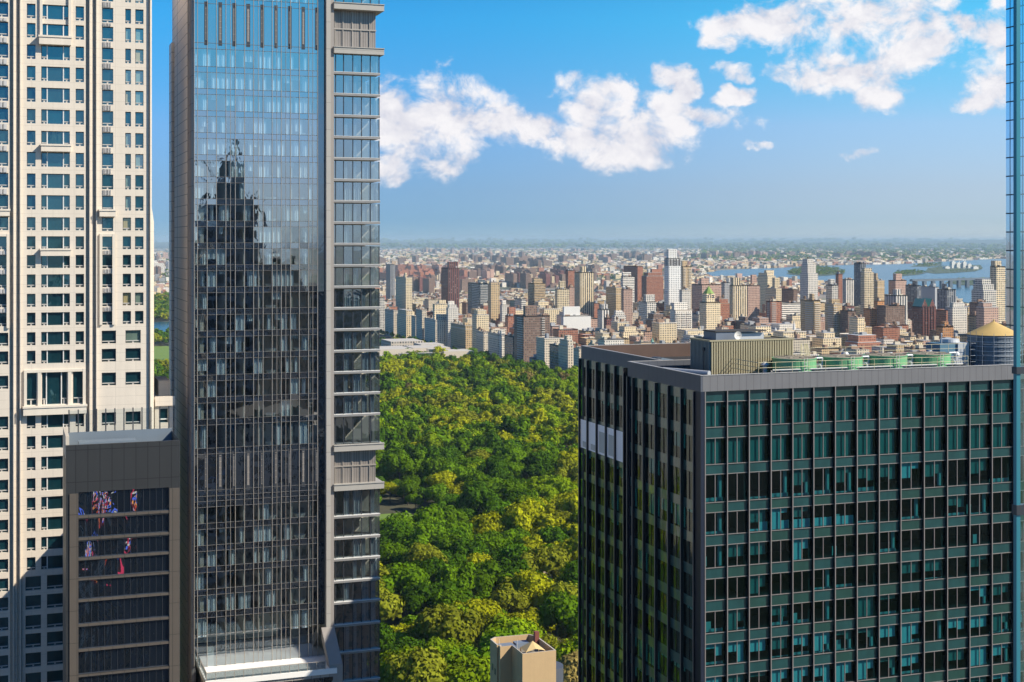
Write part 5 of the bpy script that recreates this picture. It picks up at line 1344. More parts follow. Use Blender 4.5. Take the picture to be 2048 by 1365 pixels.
A(1212,1232,1247,575,2500,'tan',((1222,1232,571),),'grey brown slab with sunlit ribbed end','sunlit ribbed slab')
A(1245,1247,1265,578,2450,'pink',label='pink brick tower joined to the ribbed slab',short='pink brick tower')
A(1243,1246,1269,553,2750,'stripe',((1246,1262,545),),'white tower striped by ribbon windows before the red estate','white striped tower')
A(1245,1275,1286,533,3100,'brickb',((1247,1280,540),),'tallest slab of the red brick estate','tallest red estate slab')
A(1283,1293,1327,553,3000,'brickb',((1304,1325,539),),'stepped slab of the red brick estate beside white arched tower','stepped red estate slab',setb=((1296,1322,546),))
A(1277,1294,1313,604,2350,'grid',((1284,1312,590),),'pale framed block with big blank top storey','pale framed block',roof=3)
A(1328.5,1337.7,1362,517,2600,'arch',((1337,1354,499),),'tall white tower with arched windows along its top','white arched tower',crown='arch')
A(1362,1366,1383,533,2750,'tanb',((1363,1375,522),),'tan balconied tower right behind the white arched tower','tan balconied tower',balc=((.05,.3),(.65,.95)))
A(1361,1364,1382,580,2300,'white',label='white stepped house at the foot of white arched tower',short='white foot house',name='apartment_house',cat='apartment house')
A(1340,1351,1384,620,2000,'white',((1346,1375,606),),'white tower of dark balcony stacks above the roof of dark office','white balcony tower',balc=((.06,.30),(.36,.6),(.66,.98)))
A(1383,1404,1443,569,2500,'pink',((1403,1418,557),),'wide beige slab with even window grid behind green spire','wide beige slab')
A(1399,1412.5,1441,605,2050,'cream',(), 'cream tower crowned by a green pyramid roof','green pyramid tower',crown='pyr')
A(1443,1449,1460,565,2600,'grey',label='grey slab between beige slab and gridded cream tower',short='grey middle slab')
A(1459,1466,1495,571,2350,'creamrib',((1467,1481,556),),'gridded cream tower with square penthouse','gridded cream tower')
A(1492,1496,1520,571,2550,'pink',((1504,1513,550),),'brown beige slab with high lift tower','lift tower slab')
A(1515,1535,1551,553,2750,'cream',((1527,1548,541),),'blue shaded stepped cream tower before the river','stepped river tower',setb=((1530,1546,547),))
A(1530,1552,1563,577,2450,'cream',((1548,1572,556),),'cream slab with grey long side facing west','grey sided slab')
A(1563,1587,1595,579,2500,'brown',label='brown slab with banded window end beside white stepped tower',short='brown banded slab')
A(1532,1541,1563,603,2200,'brick',label='red brick tower stacked with balconies',short='red balcony tower',balc=((.1,.5),))
A(1560,1564,1602,606,2300,'stripe',label='long white striped block under the brown slab',short='long striped block',dd=16)
A(1600,1616,1636,548,2350,'white',(), 'tall white stepped tower narrowing to its top','white stepped tower',setb=((1608,1632,529),(1615,1628,519)))
A(1601,1628,1641,601,2050,'tanb',((1617,1629,588),),'grey tan tower wrapped with balconies','wrapped balcony tower',balc=((.1,.95),))
A(1652,1664,1676,570,2400,'grid',((1656,1669,559),),'white gridded tower before the wooded island','white gridded tower')
A(1675,1677,1685,548,2650,'brick',label='very thin red brick tower beside striped white tower',short='very thin red tower')
A(1685,1692,1708,559,2500,'whiterib',label='white tower with vertical dark stripes',short='white striped pillar')
A(1708,1721,1732,527,2700,'navyrib',((1722,1731,524),),'tall slate slab rising above the river','tall slate slab')
A(1721,1729,1748,545,2450,'creamgrid',(), 'tan stepped tower in front of the tall slate slab','tan stepped tower',setb=((1726,1744,537),))
A(1746,1755,1769,561,2600,'tan',((1748,1754,547),),'grey tan tower beside the tan stepped tower','grey tan tower')
A(1727,1741,1760,618,2100,'orange',label='orange brick block with white window rows',short='orange brick block',name='apartment_house',cat='apartment house')
A(1752,1755,1769,602,2150,'orange',label='plain orange brick stair tower',short='orange stair tower')
A(1650,1667,1684,608,2000,'tan',((1660,1680,599),),'grey tan balconied tower under white gridded tower','grey balconied tower',balc=((.0,.4),))
A(1698,1715,1729,635,1900,'cream',label='plain cream block with a blank sunlit end',short='plain cream block',name='apartment_house',cat='apartment house')
A(1680,1696,1712,622,1980,'brown',((1700,1711,621),),'brown brick tower beside plain cream block','brown cream neighbour')
A(1777,1791,1813,561,2600,'pink',((1792,1804,548),),'pink brick tower with a tall red lift house','pink lift tower')
A(1769,1792,1815,591,2150,'whiterib',((1792,1803,579),),'grey and white ribbed tower with cream lift house','ribbed lift tower')
A(1811,1834,1839,571,2400,'navyrib',((1819,1832,562),),'navy slab with slim chimney before the bridge','navy bridge slab')
A(1824,1843,1872,614,1850,'dkbrick',(), 'dark red tower with twin green gables','twin gabled tower',crown='gables')
A(1838,1870,1876,574,2450,'blankgrey',((1858,1872,568),),'plain pale grey slab behind the twin gabled tower','pale grey slab')
A(1874,1894,1912,579,2250,'navyrib',((1876,1890,568),),'dark gridded tower with brown lift house','dark gridded tower')
A(1900,1905,1934,616,1850,'white',((1908,1928,606),),'white terraced house stepping down by the water tank','white terraced house',setb=((1906,1930,608),),name='apartment_house',cat='apartment house')
A(1943,1967,1993,582,2000,'grid',(), 'broad white tower stepping up to a small top','broad white stepper',setb=((1948,1988,570),(1953,1984,560)))
A(1980,1993,2011,533,2100,'creamgrid',((1988,2003,522),),'tall tan gridded tower at the pale blue glass edge','tall tan gridded tower')
A(1952,1968,1997,616,1780,'pink',(), 'pink and cream stepped house above the ochre water tank','pink stepped house',setb=((1966,1984,607),),name='apartment_house',cat='apartment house')
A(1872,1885,1907,653,1700,'orange',((1889,1897,644),),'orange brick house with small tower by twin gabled tower','orange house',name='apartment_house',cat='apartment house')
# spires and a chimney
def spire(u, v0, v1, D, lab, m, r=3.5):
    X, Y = at_depth(u, D); z0, z1 = Z_at(v0, X, Y), Z_at(v1, X, Y)
    T = thing('church', lab, 'church', (X, Y, 0)); b = MB(); b.box(X-r, X+r, Y-r, Y+r, 0, z0); obj('belfry', b, S['brown'], T)
    b = MB(); b.cyl(X, Y, z0, z1, r*1.0, .1, 8); obj('spire', b, m, T); FOOT.append((X-5, X+5, Y-5, Y+5))
spire(1304.5, 690, 676, 1800, 'church tower with a green copper spire behind the dark office roof', m_copper, 4)
spire(1588, 665, 640, 1900, 'church tower with slim white spire by the red brick tower', m_white, 2.4)
spire(1551, 662, 655, 1880, 'church tower with short white spire near the olive plant house', m_white, 2.0)

# museum at the park edge
def museum():
    m_ms = surf('museum_stone', (.56,.48,.38), .8, var=.08, scale=.1, streak=.08); m_mr = surf('museum_roof', (.50,.46,.40), .8, var=.15, scale=.08); m_gl = glass('sloped_gallery_glass', .3, opaque=(.05,.08,.10))
    X0, X1 = 515, 664; T = thing('museum', 'long low stone museum with pale flat roofs between trees and houses', 'museum', (X0, 1995, 0))
    def blk(u0, u1, v1, D, dd, nm, m, v0=None):
        xa, ya = at_depth(u0, D); xb = X_on(u1, ya); z = Z_at(v1, xa, ya); b = MB(); b.box(xa, xb, ya, ya+dd, 0, z, 0, 't'); obj(nm, b, m, T)
        r = MB(); r.box(xa+.5, xb-.5, ya+.5, ya+dd-.5, z-.2, z+.15); obj('roof', r, m_mr, T); return xa, xb, ya, z
    blk(755, 826, 700, 1900, 60, 'wing', m_ms); blk(800, 905, 708, 1890, 9, 'wing', m_gl); blk(826, 900, 697, 1960, 50, 'wing', m_ms)
    xa, xb, ya, z = blk(782, 848, 684, 2060, 60, 'wing', facade('museum_front', (.56,.48,.38), 5, 4, .5, .5)); blk(842, 888, 690, 2030, 40, 'wing', m_ms)
    blk(888, 948, 704, 1905, 40, 'wing', m_ms); blk(757, 772, 713, 1850, 25, 'wing', m_ms)
    blk(858, 890, 699, 1940, 14, 'skylight', m_gl)
    FOOT.append((480, 622, 1850, 2130))
museum()

# ------------------------------------------------------------------ ordinary houses block by block
rc = random.Random(21)
cand = []
AVE = [640, 841, 981, 1126, 1266, 1466, 1666, 1850, 2050]
for ai in range(len(AVE)-1):
    x0, x1 = AVE[ai]+4, AVE[ai+1]-20
    for by in range(1180, 4300, 80):
        for row in (0, 1):
            ya, yb = by+row*31+.5, by+row*31+30.5
            x = x0
            while x < x1-8:
                front5 = ai == 0 and x == x0; ave = x == x0 or x > x1-38
                w_ = rc.uniform(24, 36) if ave else rc.choice((7.5, 9, 14, 18, 24))
                if rc.random() < .12 and not ave: w_ = 30
                w_ = min(w_, x1-x)
                if front5: h = rc.uniform(42, 60); col = rc.choice(('lime','limeb','cream','limeb','tan','white'))
                elif ave: h = rc.choice((18, 24, 40, 46, 52, 55)) + rc.uniform(-3, 3); col = rc.choice(('brick','tan','cream','lime','white','brown','creamb','brickb','tanb','pink'))
                elif w_ > 22: h = rc.uniform(24, 50); col = rc.choice(('tan','cream','brick','white','grey','lime','tanb','pink','brickb'))
                else: h = rc.uniform(13, 22); col = rc.choice(('brick','brown','brickb','tan','lime','white','pink','dkbrick','cream','brick','orange'))
                if ai >= 3 and rc.random() < .10: h = rc.uniform(55, 95)
                if by > 3300: h *= .8
                cand.append((x+.15, x+w_-.15, ya+rc.uniform(0, 2), yb-rc.uniform(0, 6), h, col)); x += w_
occ = np.zeros((1365//2+1, 1024), bool)      # what nearer things already cover, half resolution
def cover(u0, u1, v0, v1, test=False):
    a, b, c, d = int(max(0, u0)//2), int(min(2047, u1)//2)+1, int(max(0, v0)//2), int(min(1364, v1)//2)+1
    if a >= b or c >= d: return 0
    s = occ[c:d, a:b]; n = s.size-int(s.sum())
    if not test: s[:] = True
    return n
cover(0, 310, 0, 1365); cover(345, 760, 0, 1365); cover(2011, 2048, 0, 1365)
for u in range(1160, 2048, 4): cover(u, u+4, 700 if u < 1400 else (680 if u < 1590 else 715), 1365)
for u in range(760, 1160, 4): cover(u, u+4, 708+(u-760)*.085, 1365)
items = []
for k, (s_, u, v, T, (X, X2, Y, Y2, h)) in enumerate(LANDS): items.append((depth(X, Y), ('L', k), (X, X2, Y, Y2, h)))
def clash(c): return any(c[0] < f[1] and c[1] > f[0] and c[2] < f[3] and c[3] > f[2] for f in FOOT)
for c in cand:
    if clash(c): continue
    D = depth(c[0], c[2]); uu = [pix(x, y, c[4])[0] for x in c[:2] for y in c[2:4]]
    if max(uu) < 750 or min(uu) > 2030: continue
    vt = pix(c[0], c[2], c[4])[1]
    if vt < 598: c = (*c[:4], max(12, CZ-(604+rc.random()*30-HV)/F*D), c[5])
    items.append((D, ('C', c), c[:5]))
items.sort(key=lambda t: t[0])
vis = []
for D, k, (X, X2, Y, Y2, h) in items:
    P = [pix(x, y, z) for x in (X, X2) for y in (Y, Y2) for z in (0, h)]
    us = [p[0] for p in P]; n = cover(min(us), max(us), min(p[1] for p in P), max(p[1] for p in P))
    vis.append((n, k, D, (X, X2, Y, Y2, h)))
fills = sorted([t for t in vis if t[1][0] == 'C' and t[0] > 3], key=lambda t: -t[0])
NIND = 300-len(LANDS)-4
single, rest = fills[:NIND], fills[NIND:]
HINT = []
def house(c):
    X, X2, Y, Y2, h, col = c
    tall = h > 36
    T = thing('apartment_house' if h > 24 else 'town_house', '', 'apartment house' if h > 24 else 'town house', (X, Y, 0))
    b = MB(); r = MB(); feat = ''
    w_, d_ = X2-X, Y2-Y
    if tall and rc.random() < .55:
        h1 = h*rc.uniform(.80, .9); b.box(X, X2, Y, Y2, 0, h1, 0, 't'); r.box(X-.05, X2+.05, Y-.05, Y2+.05, h1, h1+.5)
        i = rc.uniform(2, 4); j = rc.uniform(0, w_*.3); b.box(X+i, X2-i-j, Y+i, Y2-i, h1+.4, h, 0); r.box(X+i-.05, X2-i-j+.05, Y+i-.05, Y2-i+.05, h, h+.4)
        feat = 'stepped top'; rx0, rx1, ry0, ry1 = X+i+1, X2-i-j-1, Y+i+1, Y2-i-1
    else:
        b.box(X, X2, Y, Y2, 0, h, 0, 't')
        for a in ((X,X+.4,Y,Y2),(X2-.4,X2,Y,Y2),(X+.4,X2-.4,Y,Y+.4),(X+.4,X2-.4,Y2-.4,Y2)): b.box(*a, h-1.1, h+.01)
        r.box(X+.4, X2-.4, Y+.4, Y2-.4, h-1.1, h-.9); rx0, rx1, ry0, ry1 = X+1, X2-1, Y+1, Y2-1; h0 = h
    obj('wall', b, S[col], T); ri = rc.choice((0, 0, 1, 2, 3, 1)); obj('roof', r, ROOFS[ri], T)
    hb = h-.9
    for q in range(rc.choice((1, 1, 2, 3)) if w_ > 12 else 1):
        bw, bd = min(rc.uniform(3, 8), (rx1-rx0)*.8), min(rc.uniform(3, 7), (ry1-ry0)*.8)
        if bw < 1 or bd < 1: break
        a, e = rc.uniform(rx0, rx1-bw), rc.uniform(ry0, ry1-bd); p = MB(); p.box(a, a+bw, e, e+bd, hb, h+rc.uniform(2, 5 if tall else 3.2)); obj('bulkhead', p, rc.choice(m_bulk), T)
    if w_ > 13 and rc.random() < .5 and rx1-rx0 > 5:
        p = MB(); tank(p, rc.uniform(rx0+2, rx1-2), rc.uniform(ry0+2, max(ry0+2.1, ry1-2)), h+rc.uniform(0, 3), rc.uniform(.8, 1.2)); obj('water_tank', p, m_wood, T); feat = feat or 'roof tank'
    if col in ('lime', 'limeb', 'cream', 'white', 'creamb') and not feat == 'stepped top' and rc.random() < .6:
        p = MB(); p.box(X-.5, X2+.4, Y-.5, Y-.003, h-1.0, h+.2); p.box(X-.5, X-.003, Y, Y2, h-1.0, h+.2); obj('cornice', p, m_creamd, T); feat = feat or 'cornice'
    rn = ('silver', 'tan', 'black', 'white')[ri]
    u, v = pix((X+X2)/2, Y, h)
    base = col.rstrip('b') if col.rstrip('b') in CN else col
    size = 'tall' if h > 45 else ('mid height' if h > 25 else 'low')
    HINT.append((T, u, v, f"{size} {CN.get(base, 'pale')} house with {feat or rn+' roof'}"))
for t in single: house(t[1][1])

ORD = ['', 'second ', 'third ', 'fourth ', 'fifth ', 'sixth ', 'seventh ', 'eighth ', 'ninth ', 'tenth ', 'eleventh ', 'twelfth ', 'thirteenth ', 'fourteenth ', 'fifteenth ', 'sixteenth '] + [f'{n}th ' for n in range(17, 80)]
def auto_label(hints, lands, word='closest'):
    by = {}
    for T, u, v, d in hints:
        s = min(lands, key=lambda q: (q[1]-u)**2+((q[2]-v)*1.3)**2); dx, dy = u-s[1], (v-s[2])
        rel = ('right of' if dx > 0 else 'left of') if abs(dx) > abs(dy)*.8 else ('below' if dy > 0 else 'above')
        by.setdefault((d, rel, s[0]), []).append((dx*dx+dy*dy, T))
    for (d, rel, s), l in by.items():
        l.sort(key=lambda q: q[0])
        for i, (_, T) in enumerate(l):
            T['label'] = f"{d}, {ORD[i]}{word + ' ' if len(l) > 1 else ''}{rel} the {s}" if len(l) > 1 else f"{d}, just {rel} the {s}"
auto_label(HINT, [l for l in LANDS if l[0]])

# ------------------------------------------------------------------ the far city, too many houses to count: one object
def inpoly(u, v, P):
    r = False; j = len(P)-1
    for i in range(len(P)):
        if (P[i][1] > v) != (P[j][1] > v) and u < (P[j][0]-P[i][0])*(v-P[i][1])/(P[j][1]-P[i][1])+P[i][0]: r = not r
        j = i
    return r
def far_city():
    rg = random.Random(5); V, Q, CC = [], [], []
    def add(x0, x1, y0, y1, h, c):
        n = len(V); V.extend([(x0,y0,0),(x1,y0,0),(x1,y1,0),(x0,y1,0),(x0,y0,h),(x1,y0,h),(x1,y1,h),(x0,y1,h)]); CC.extend([c]*8)
        Q.extend([(n+4,n+5,n+6,n+7),(n,n+1,n+5,n+4),(n+1,n+2,n+6,n+5),(n+2,n+3,n+7,n+6),(n+3,n,n+4,n+7)])
    def pick(*k):
        c = C[rg.choice(k)]; f = rg.uniform(.9, 1.4); return (c[0]*f, c[1]*f, c[2]*f)
    for t in rest:
        X, X2, Y, Y2, h = t[3]; add(X, X2, Y, Y2, h, pick('brick','tan','cream','lime','white','brown','grey','pink'))
    def ok(X, Y, m=30):
        if X < 630 and Y < 4260: return False
        u, v = pix(X, Y, 0)
        return not inpoly(u, v, W) and not inpoly(u, v-1.0, W) and not any(f[0]-m < X < f[1]+m and f[2]-m < Y < f[3]+m for f in FOOT)
    for i in range(26000):
        v = 483+rg.uniform(7.0, 122)**1.0 if i % 3 else 483+rg.uniform(7, 60)
        D = CZ*F/(v-483)
        if D > 30000: continue
        u = rg.uniform(740, 2060) if i % 5 else rg.uniform(290, 745) if i % 2 else rg.uniform(2050, 2300)
        X, Y = at_depth(u, D)
        if X < 2060 and Y < 4280 and X > 686 and D < 4600: continue
        if not ok(X, Y): continue
        if math.sin(X*.004+1.3)*math.sin(Y*.0031)+.35*math.sin(X*.013)*math.sin(Y*.017) > .42: continue    # parks and greens stay open
        k = max(1, D/5200); w, d = rg.uniform(9, 26)*k, rg.uniform(12, 30)*k
        h = rg.uniform(8, 20)*(1 if D < 9000 else 1.2)
        if rg.random() < .035: h = rg.uniform(25, 42); w *= .8; d *= .8
        add(X, X+w, Y, Y+d, h, pick('brick','tan','cream','lime','white','brown','pink','grey','white','tan','cream'))
    # housing estates: clusters of tall slabs with shared look
    EST = [(1010,545,14,'brown'),(1090,560,10,'dkbrick'),(930,552,12,'pink'),(850,545,14,'brick'),(800,560,10,'brick'),(870,580,9,'dkbrick'),(960,520,10,'brown'),(1180,520,9,'pink'),(1250,515,7,'brown'),(780,525,9,'brown'),
           (1000,511,10,'pink'),(900,500,14,'pink'),(860,496,8,'tan'),(1130,497,10,'pink'),(1500,507,9,'pink'),(1440,512,8,'brown'),(1560,506,5,'tan'),(1680,508,9,'brown'),(1750,509,8,'brown'),(1050,527,9,'brown'),
           (1300,508,8,'brown'),(1380,507,7,'pink'),(330,515,6,'pink'),(325,535,6,'white'),(335,552,5,'brick'),(960,497,6,'pink'),(1075,570,6,'brown'),(1145,548,9,'brown'),(880,561,9,'brick')]
    for (u, v, n, c) in EST:
        for i in range(n):
            D = CZ*F/(v+rg.uniform(-6, 8)*(v-483)/60+3-483+4); X, Y = at_depth(u+rg.uniform(-55, 55), D)
            if not ok(X, Y): continue
            k = 1 if D < 7000 else 1.5
            w, d = (rg.uniform(13, 18)*k, rg.uniform(60, 105)*k) if rg.random() < .8 else (rg.uniform(30, 45)*k, rg.uniform(14, 18)*k)
            h = rg.uniform(38, 58)*(1 if D < 9000 else 1.15); cc = pick(c, c, 'brown')
            add(X, X+w, Y, Y+d, h, cc); add(X+w*.4, X+w*.6, Y+d*.4, Y+d*.6, h+5, cc)
    # pale sheds and yards on the far shore
    for i in range(420):
        u, v = rg.uniform(1390, 2010), rg.uniform(512, 530)
        if rg.random() < .3: v = rg.uniform(500, 512)
        X, Y = at_depth(u, CZ*F/(v-483)); w = rg.uniform(40, 170)
        if ok(X, Y): add(X, X+w, Y, Y+rg.uniform(40, 90), rg.uniform(8, 16), pick('white','lime','cream','white','grey'))
    me = np_mesh('distant_houses', V, np.array(Q)); a = me.color_attributes.new('Col', 'FLOAT_COLOR', 'POINT')
    a.data.foreach_set('color', np.concatenate([np.array(CC, np.float32), np.ones((len(CC), 1), np.float32)], 1).ravel())
    me.materials.append(facade('distant_fronts', (1,1,1), 3.2, 3.4, .5, .5, attr=True))
    o = bpy.data.objects.new('distant_houses', me); COL.objects.link(o); o['kind'] = 'stuff'; o['label'] = 'far city of low houses and estates fading toward the horizon'
far_city()
# ------------------------------------------------------------------ trees
def crown_arrays(seed, Rr, Hh, nclump, nleaf, leaf, core=True, squash=.8):
    g = np.random.default_rng(seed)
    # clumps spread through a domed volume, denser towards the outside
    th = g.uniform(0, 2*np.pi, nclump); ph = np.arccos(g.uniform(-.35, 1, nclump)); rad = g.uniform(.45, .78, nclump)
    c = np.stack([np.sin(ph)*np.cos(th)*rad, np.sin(ph)*np.sin(th)*rad, np.cos(ph)*rad*squash+.05], 1)
    c[0] = (0, 0, .35); cr = g.uniform(.27, .46, nclump)
    per = np.maximum(4, (nleaf*cr**2/np.sum(cr**2)).astype(int)); V, Qd = [], []
    n0 = 0
    for i in range(nclump):
        k = per[i]; d = g.normal(size=(k, 3)); d[:, 2] += .35; d /= np.linalg.norm(d, axis=1)[:, None]
        p = c[i]+d*cr[i]*g.uniform(.78, 1.12, k)[:, None]
        nn = d+g.normal(size=(k, 3))*.28; nn /= np.linalg.norm(nn, axis=1)[:, None]
        t = np.cross(nn, g.normal(size=(k, 3))); t /= np.linalg.norm(t, axis=1)[:, None]; bt = np.cross(nn, t)
        s = leaf/Rr*g.uniform(.6, 1.35, k)[:, None]
        q = np.stack([p-t*s, p-bt*s*.75, p+t*s, p+bt*s*.75], 1).reshape(-1, 3)
        V.append(q); Qd.append(np.arange(k*4).reshape(-1, 4)+n0); n0 += k*4
        if core:
            m_, l_ = 3, 6; pts = []
            for a in range(m_+1):
                for b in range(l_):
                    pa, tb = np.pi*a/m_, 2*np.pi*b/l_; pts.append(c[i]+cr[i]*.80*np.array([np.sin(pa)*np.cos(tb), np.sin(pa)*np.sin(tb), np.cos(pa)]))
            V.append(np.array(pts)); f = [[a*l_+b, a*l_+(b+1) % l_, (a+1)*l_+(b+1) % l_, (a+1)*l_+b] for a in range(m_) for b in range(l_)]
            Qd.append(np.array(f)+n0); n0 += len(pts)
    V = np.concatenate(V); V = V*np.array([Rr, Rr, Hh])
    return V, np.concatenate(Qd)

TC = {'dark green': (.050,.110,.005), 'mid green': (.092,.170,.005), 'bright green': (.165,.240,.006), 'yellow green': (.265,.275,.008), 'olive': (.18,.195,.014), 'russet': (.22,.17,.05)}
TM = {k: leafmat('leaves_'+k.replace(' ', '_'), c) for k, c in TC.items()}
m_bark = surf('bark', (.075,.06,.045), .9, var=.2)
CR = []
for i in range(7):
    V_, Q_ = crown_arrays(100+i, 8.0, 7.4+.5*(i % 3), 15+i, 3000, .54); me = np_mesh('crown', V_, Q_); me.materials.append(m_bark); CR.append(me)
def trunk_mesh(seed):
    g = random.Random(seed); b = MB(); b.cyl(0, 0, 0, 8.0, .42, .24, 7)
    for k in range(4):
        a = g.uniform(0, 6.28); r = g.uniform(2.5, 4.2); b.bar((0,0,g.uniform(4.5,7.5)), (r*math.cos(a), r*math.sin(a), g.uniform(9,12)), .13, 5)
    me = bpy.data.meshes.new('trunk'); me.from_pydata(b.v, [], b.f); me.materials.append(m_bark); return me
TR = [trunk_mesh(i) for i in range(3)]
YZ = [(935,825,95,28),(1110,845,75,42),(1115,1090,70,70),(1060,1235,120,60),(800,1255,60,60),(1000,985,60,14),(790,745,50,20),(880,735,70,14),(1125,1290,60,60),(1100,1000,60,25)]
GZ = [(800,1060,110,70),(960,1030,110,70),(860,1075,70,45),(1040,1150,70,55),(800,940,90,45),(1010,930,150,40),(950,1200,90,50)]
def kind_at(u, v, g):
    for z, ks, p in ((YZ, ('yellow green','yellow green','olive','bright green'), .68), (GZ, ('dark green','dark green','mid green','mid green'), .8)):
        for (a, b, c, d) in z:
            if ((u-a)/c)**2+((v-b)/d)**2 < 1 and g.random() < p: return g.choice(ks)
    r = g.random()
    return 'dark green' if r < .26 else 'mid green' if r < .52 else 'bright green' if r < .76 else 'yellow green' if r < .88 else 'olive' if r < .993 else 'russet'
CLEAR = [(*ground(820, 1066, 0), 24, 44), (*ground(822, 1050, 0), 18, 60), (*ground(1098, 1100, 0), 8, 30), (*ground(1090, 1140, 0), 9, 26), (*ground(1112, 1195, 0), 8, 18), (*ground(855, 1038, 0), 40, 10)]
def place_trees():
    g = random.Random(11); T_ = []
    sp = 14.4
    for iy in range(int(470/sp), int(4230/sp)):
        for ix in range(int(-50/sp), int(622/sp)):
            x, y = (ix+.5*(iy % 2))*sp+g.uniform(-4.2, 4.2), iy*sp+g.uniform(-4.2, 4.2)
            D = depth(x, y); u, v = pix(x, y, 14)
            if y > 2150 and not (295 < u < 360): continue
            if not ((735 < u < 1185 and v < 1420) or (300 < u < 356 and D > 1300)): continue
            if x > 615 or (480 < x < 622 and 1870 < y < 2130): continue
            if any(((x-a)/c)**2+((y-b)/d)**2 < 1 for a, b, c, d in CLEAR): continue
            if 130 < x < 150 and 372 < y < 398: continue
            if 55 < x < 365 and 1878 < y < 2345: continue
            if 125 < x < 565 and 2500 < y < 3055: continue
            if g.random() < .05: continue
            T_.append((D, x, y, u, v))
    T_.sort(); hints = []
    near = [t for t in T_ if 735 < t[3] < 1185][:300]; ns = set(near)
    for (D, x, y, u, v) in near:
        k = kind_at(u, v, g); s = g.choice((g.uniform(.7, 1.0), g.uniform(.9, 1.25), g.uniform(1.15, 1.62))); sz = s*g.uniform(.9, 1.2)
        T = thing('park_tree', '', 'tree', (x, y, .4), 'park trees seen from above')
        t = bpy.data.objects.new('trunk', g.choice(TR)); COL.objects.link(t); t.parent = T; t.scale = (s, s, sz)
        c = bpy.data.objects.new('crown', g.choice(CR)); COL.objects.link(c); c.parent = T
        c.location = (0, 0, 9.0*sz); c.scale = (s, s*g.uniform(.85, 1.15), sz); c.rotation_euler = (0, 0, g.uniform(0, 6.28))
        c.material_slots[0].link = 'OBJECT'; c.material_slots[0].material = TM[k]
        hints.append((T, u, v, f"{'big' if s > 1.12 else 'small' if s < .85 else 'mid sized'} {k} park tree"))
    lands = [('tan brick tower', 1045, 1265), ('small lawn clearing', 820, 1055), ('pale path clearing', 1094, 1135), ('lowest terraced glass bay', 760, 1300), ('tall louvred floor', 760, 936),
             ('dark office bottom corner', 1160, 1340), ('white boarded row', 1160, 893), ('middle of the park gap', 950, 950), ('lower middle of the gap', 900, 1180), ('yellow grove by dark office', 1110, 850)]
    auto_label(hints, lands)
    # the rest of the wood reads as one mass
    lows = [crown_arrays(300+i, 8.0, 7.4, 10, 420, .88) for i in range(6)]
    VV, QQ, CCs = [], [], []; n0 = 0
    def put(x, y, z, s, sz, k, zb=.4, low=None):
        nonlocal n0
        V_, Q_ = lows[g.randrange(6)] if low is None else low[g.randrange(len(low))]; a = g.uniform(0, 6.28); ca, sa = math.cos(a), math.sin(a)
        P = np.stack([(V_[:, 0]*ca-V_[:, 1]*sa)*s+x, (V_[:, 0]*sa+V_[:, 1]*ca)*s+y, V_[:, 2]*sz+9*sz+zb+z], 1)
        VV.append(P); QQ.append(Q_+n0); n0 += len(P); c = np.array(TC[k])*g.uniform(.8, 1.2); CCs.append(np.tile(np.append(c, 1), (len(P), 1)))
    for t in T_:
        if t in ns: continue
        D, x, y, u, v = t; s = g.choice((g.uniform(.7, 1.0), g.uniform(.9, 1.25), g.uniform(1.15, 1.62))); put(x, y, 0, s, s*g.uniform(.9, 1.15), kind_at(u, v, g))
    tiny0 = [crown_arrays(450+i, 8.0, 6.8, 6, 44, 1.7) for i in range(4)]
    for iy in range(19, 112):
        for ix in range(-14, 35):
            x, y = (ix+.5*(iy % 2))*17.5+g.uniform(-5, 5), iy*17.5+g.uniform(-5, 5); D = depth(x, y); u, v = pix(x, y, 14)
            if (725 < u < 1195 and D > 460) or (290 < u < 366 and D > 1290) or x > 612: continue
            if 126 < x < 156 and 368 < y < 402 or (480 < x < 622 and y > 1860): continue
            s = g.uniform(.8, 1.5); put(x, y, 0, s, s, kind_at(u, v, g), .4, tiny0)
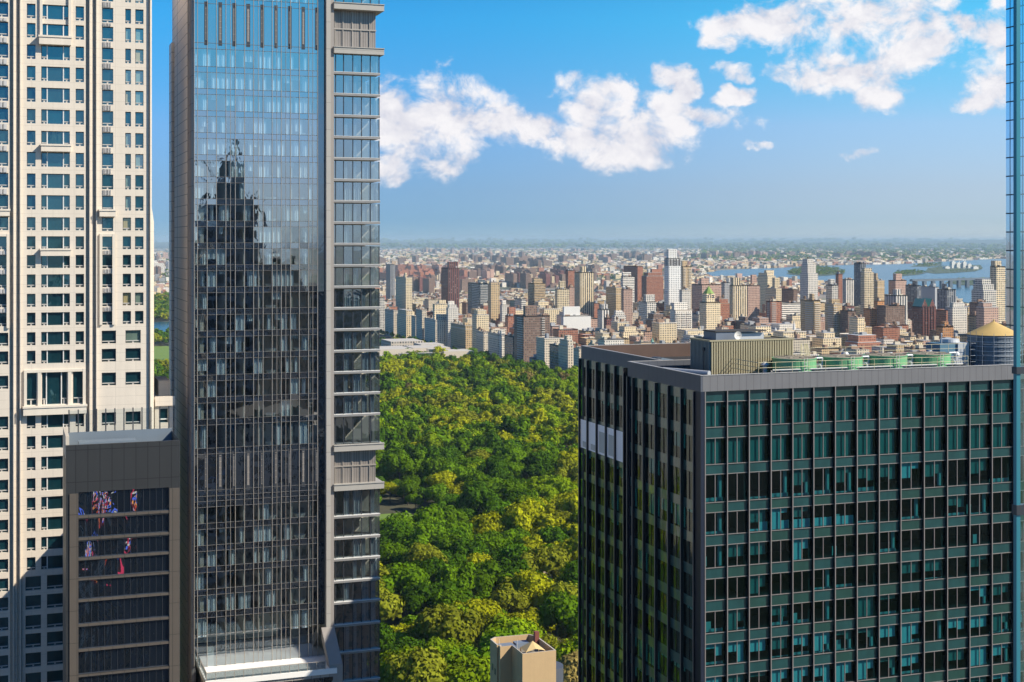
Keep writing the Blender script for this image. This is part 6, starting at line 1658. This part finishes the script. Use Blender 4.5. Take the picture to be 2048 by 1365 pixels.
    def finish(name, lab):
        nonlocal VV, QQ, CCs, n0
        me = np_mesh(name, np.concatenate(VV), np.concatenate(QQ)); a = me.color_attributes.new('Col', 'FLOAT_COLOR', 'POINT')
        a.data.foreach_set('color', np.concatenate(CCs).astype(np.float32).ravel()); me.materials.append(leafmat('leaves_'+name, (1,1,1), attr=True))
        o = bpy.data.objects.new(name, me); COL.objects.link(o); o['kind'] = 'stuff'; o['label'] = lab
        VV, QQ, CCs, n0 = [], [], [], 0
    finish('park_woods', 'dense park wood running back to the houses')
    # far greenery between houses, on islands and shores
    tiny = [crown_arrays(400+i, 8.0, 6.4, 5, 26, 2.2) for i in range(4)]
    def far(n, u0, u1, v0, v1, test=None, dens=1.0, cl=(1.2, 2.6)):
        for i in range(n):
            u, v = g.uniform(u0, u1), g.uniform(v0, v1)
            if test and not test(u, v): continue
            x, y = ground(u, v); D = depth(x, y)
            if x < 622 and y < 4235: continue
            s = g.uniform(*cl)*max(1, D/9000); put(x, y, 0, s, s*g.uniform(.6, .9), g.choice(('dark green','mid green','mid green','bright green','olive')), 0, tiny)
    for k, p in ISL.items():
        us = [q[0] for q in p]; vs = [q[1] for q in p]
        far(700 if k.startswith('wood') else 130, min(us), max(us), min(vs), max(vs), lambda u, v, p=p: inpoly(u, v, p), cl=(.8, 1.3) if not k.startswith('plant') else (.5, .8))
    offw = lambda u, v: not inpoly(u, v, W)
    far(2000, 760, 2010, 486.5, 500, offw, cl=(1.5, 3.4)); far(1500, 760, 1420, 498, 560, offw, cl=(.8, 1.6)); far(1800, 1400, 2010, 499, 526, offw, cl=(1, 2.4)); far(60, 305, 350, 486, 560, None, cl=(1, 1.8))
    far(500, 1380, 1600, 512, 521, offw, cl=(1, 1.8)); far(260, 1100, 1330, 535, 556, offw, cl=(.8, 1.3)); far(200, 880, 1010, 530, 545, None, cl=(.8, 1.3))
    finish('distant_trees', 'scattered far greenery between houses and along the shores')
    # street trees among the houses
    for i in range(160):
        x, y = g.choice((812, 952, 1097, 1237, 1437))+g.uniform(-3, 3), g.uniform(1500, 3200)
        put(x, y, 0, .5, .55, 'mid green', 0, tiny)
    for q in range(60): put(630+g.uniform(-6, 6), 1380+q*24, 0, .6, .7, g.choice(('mid green','dark green')), 0, lows)
    finish('street_trees', 'street trees lining the avenues between the houses')
place_trees()
build_haze()
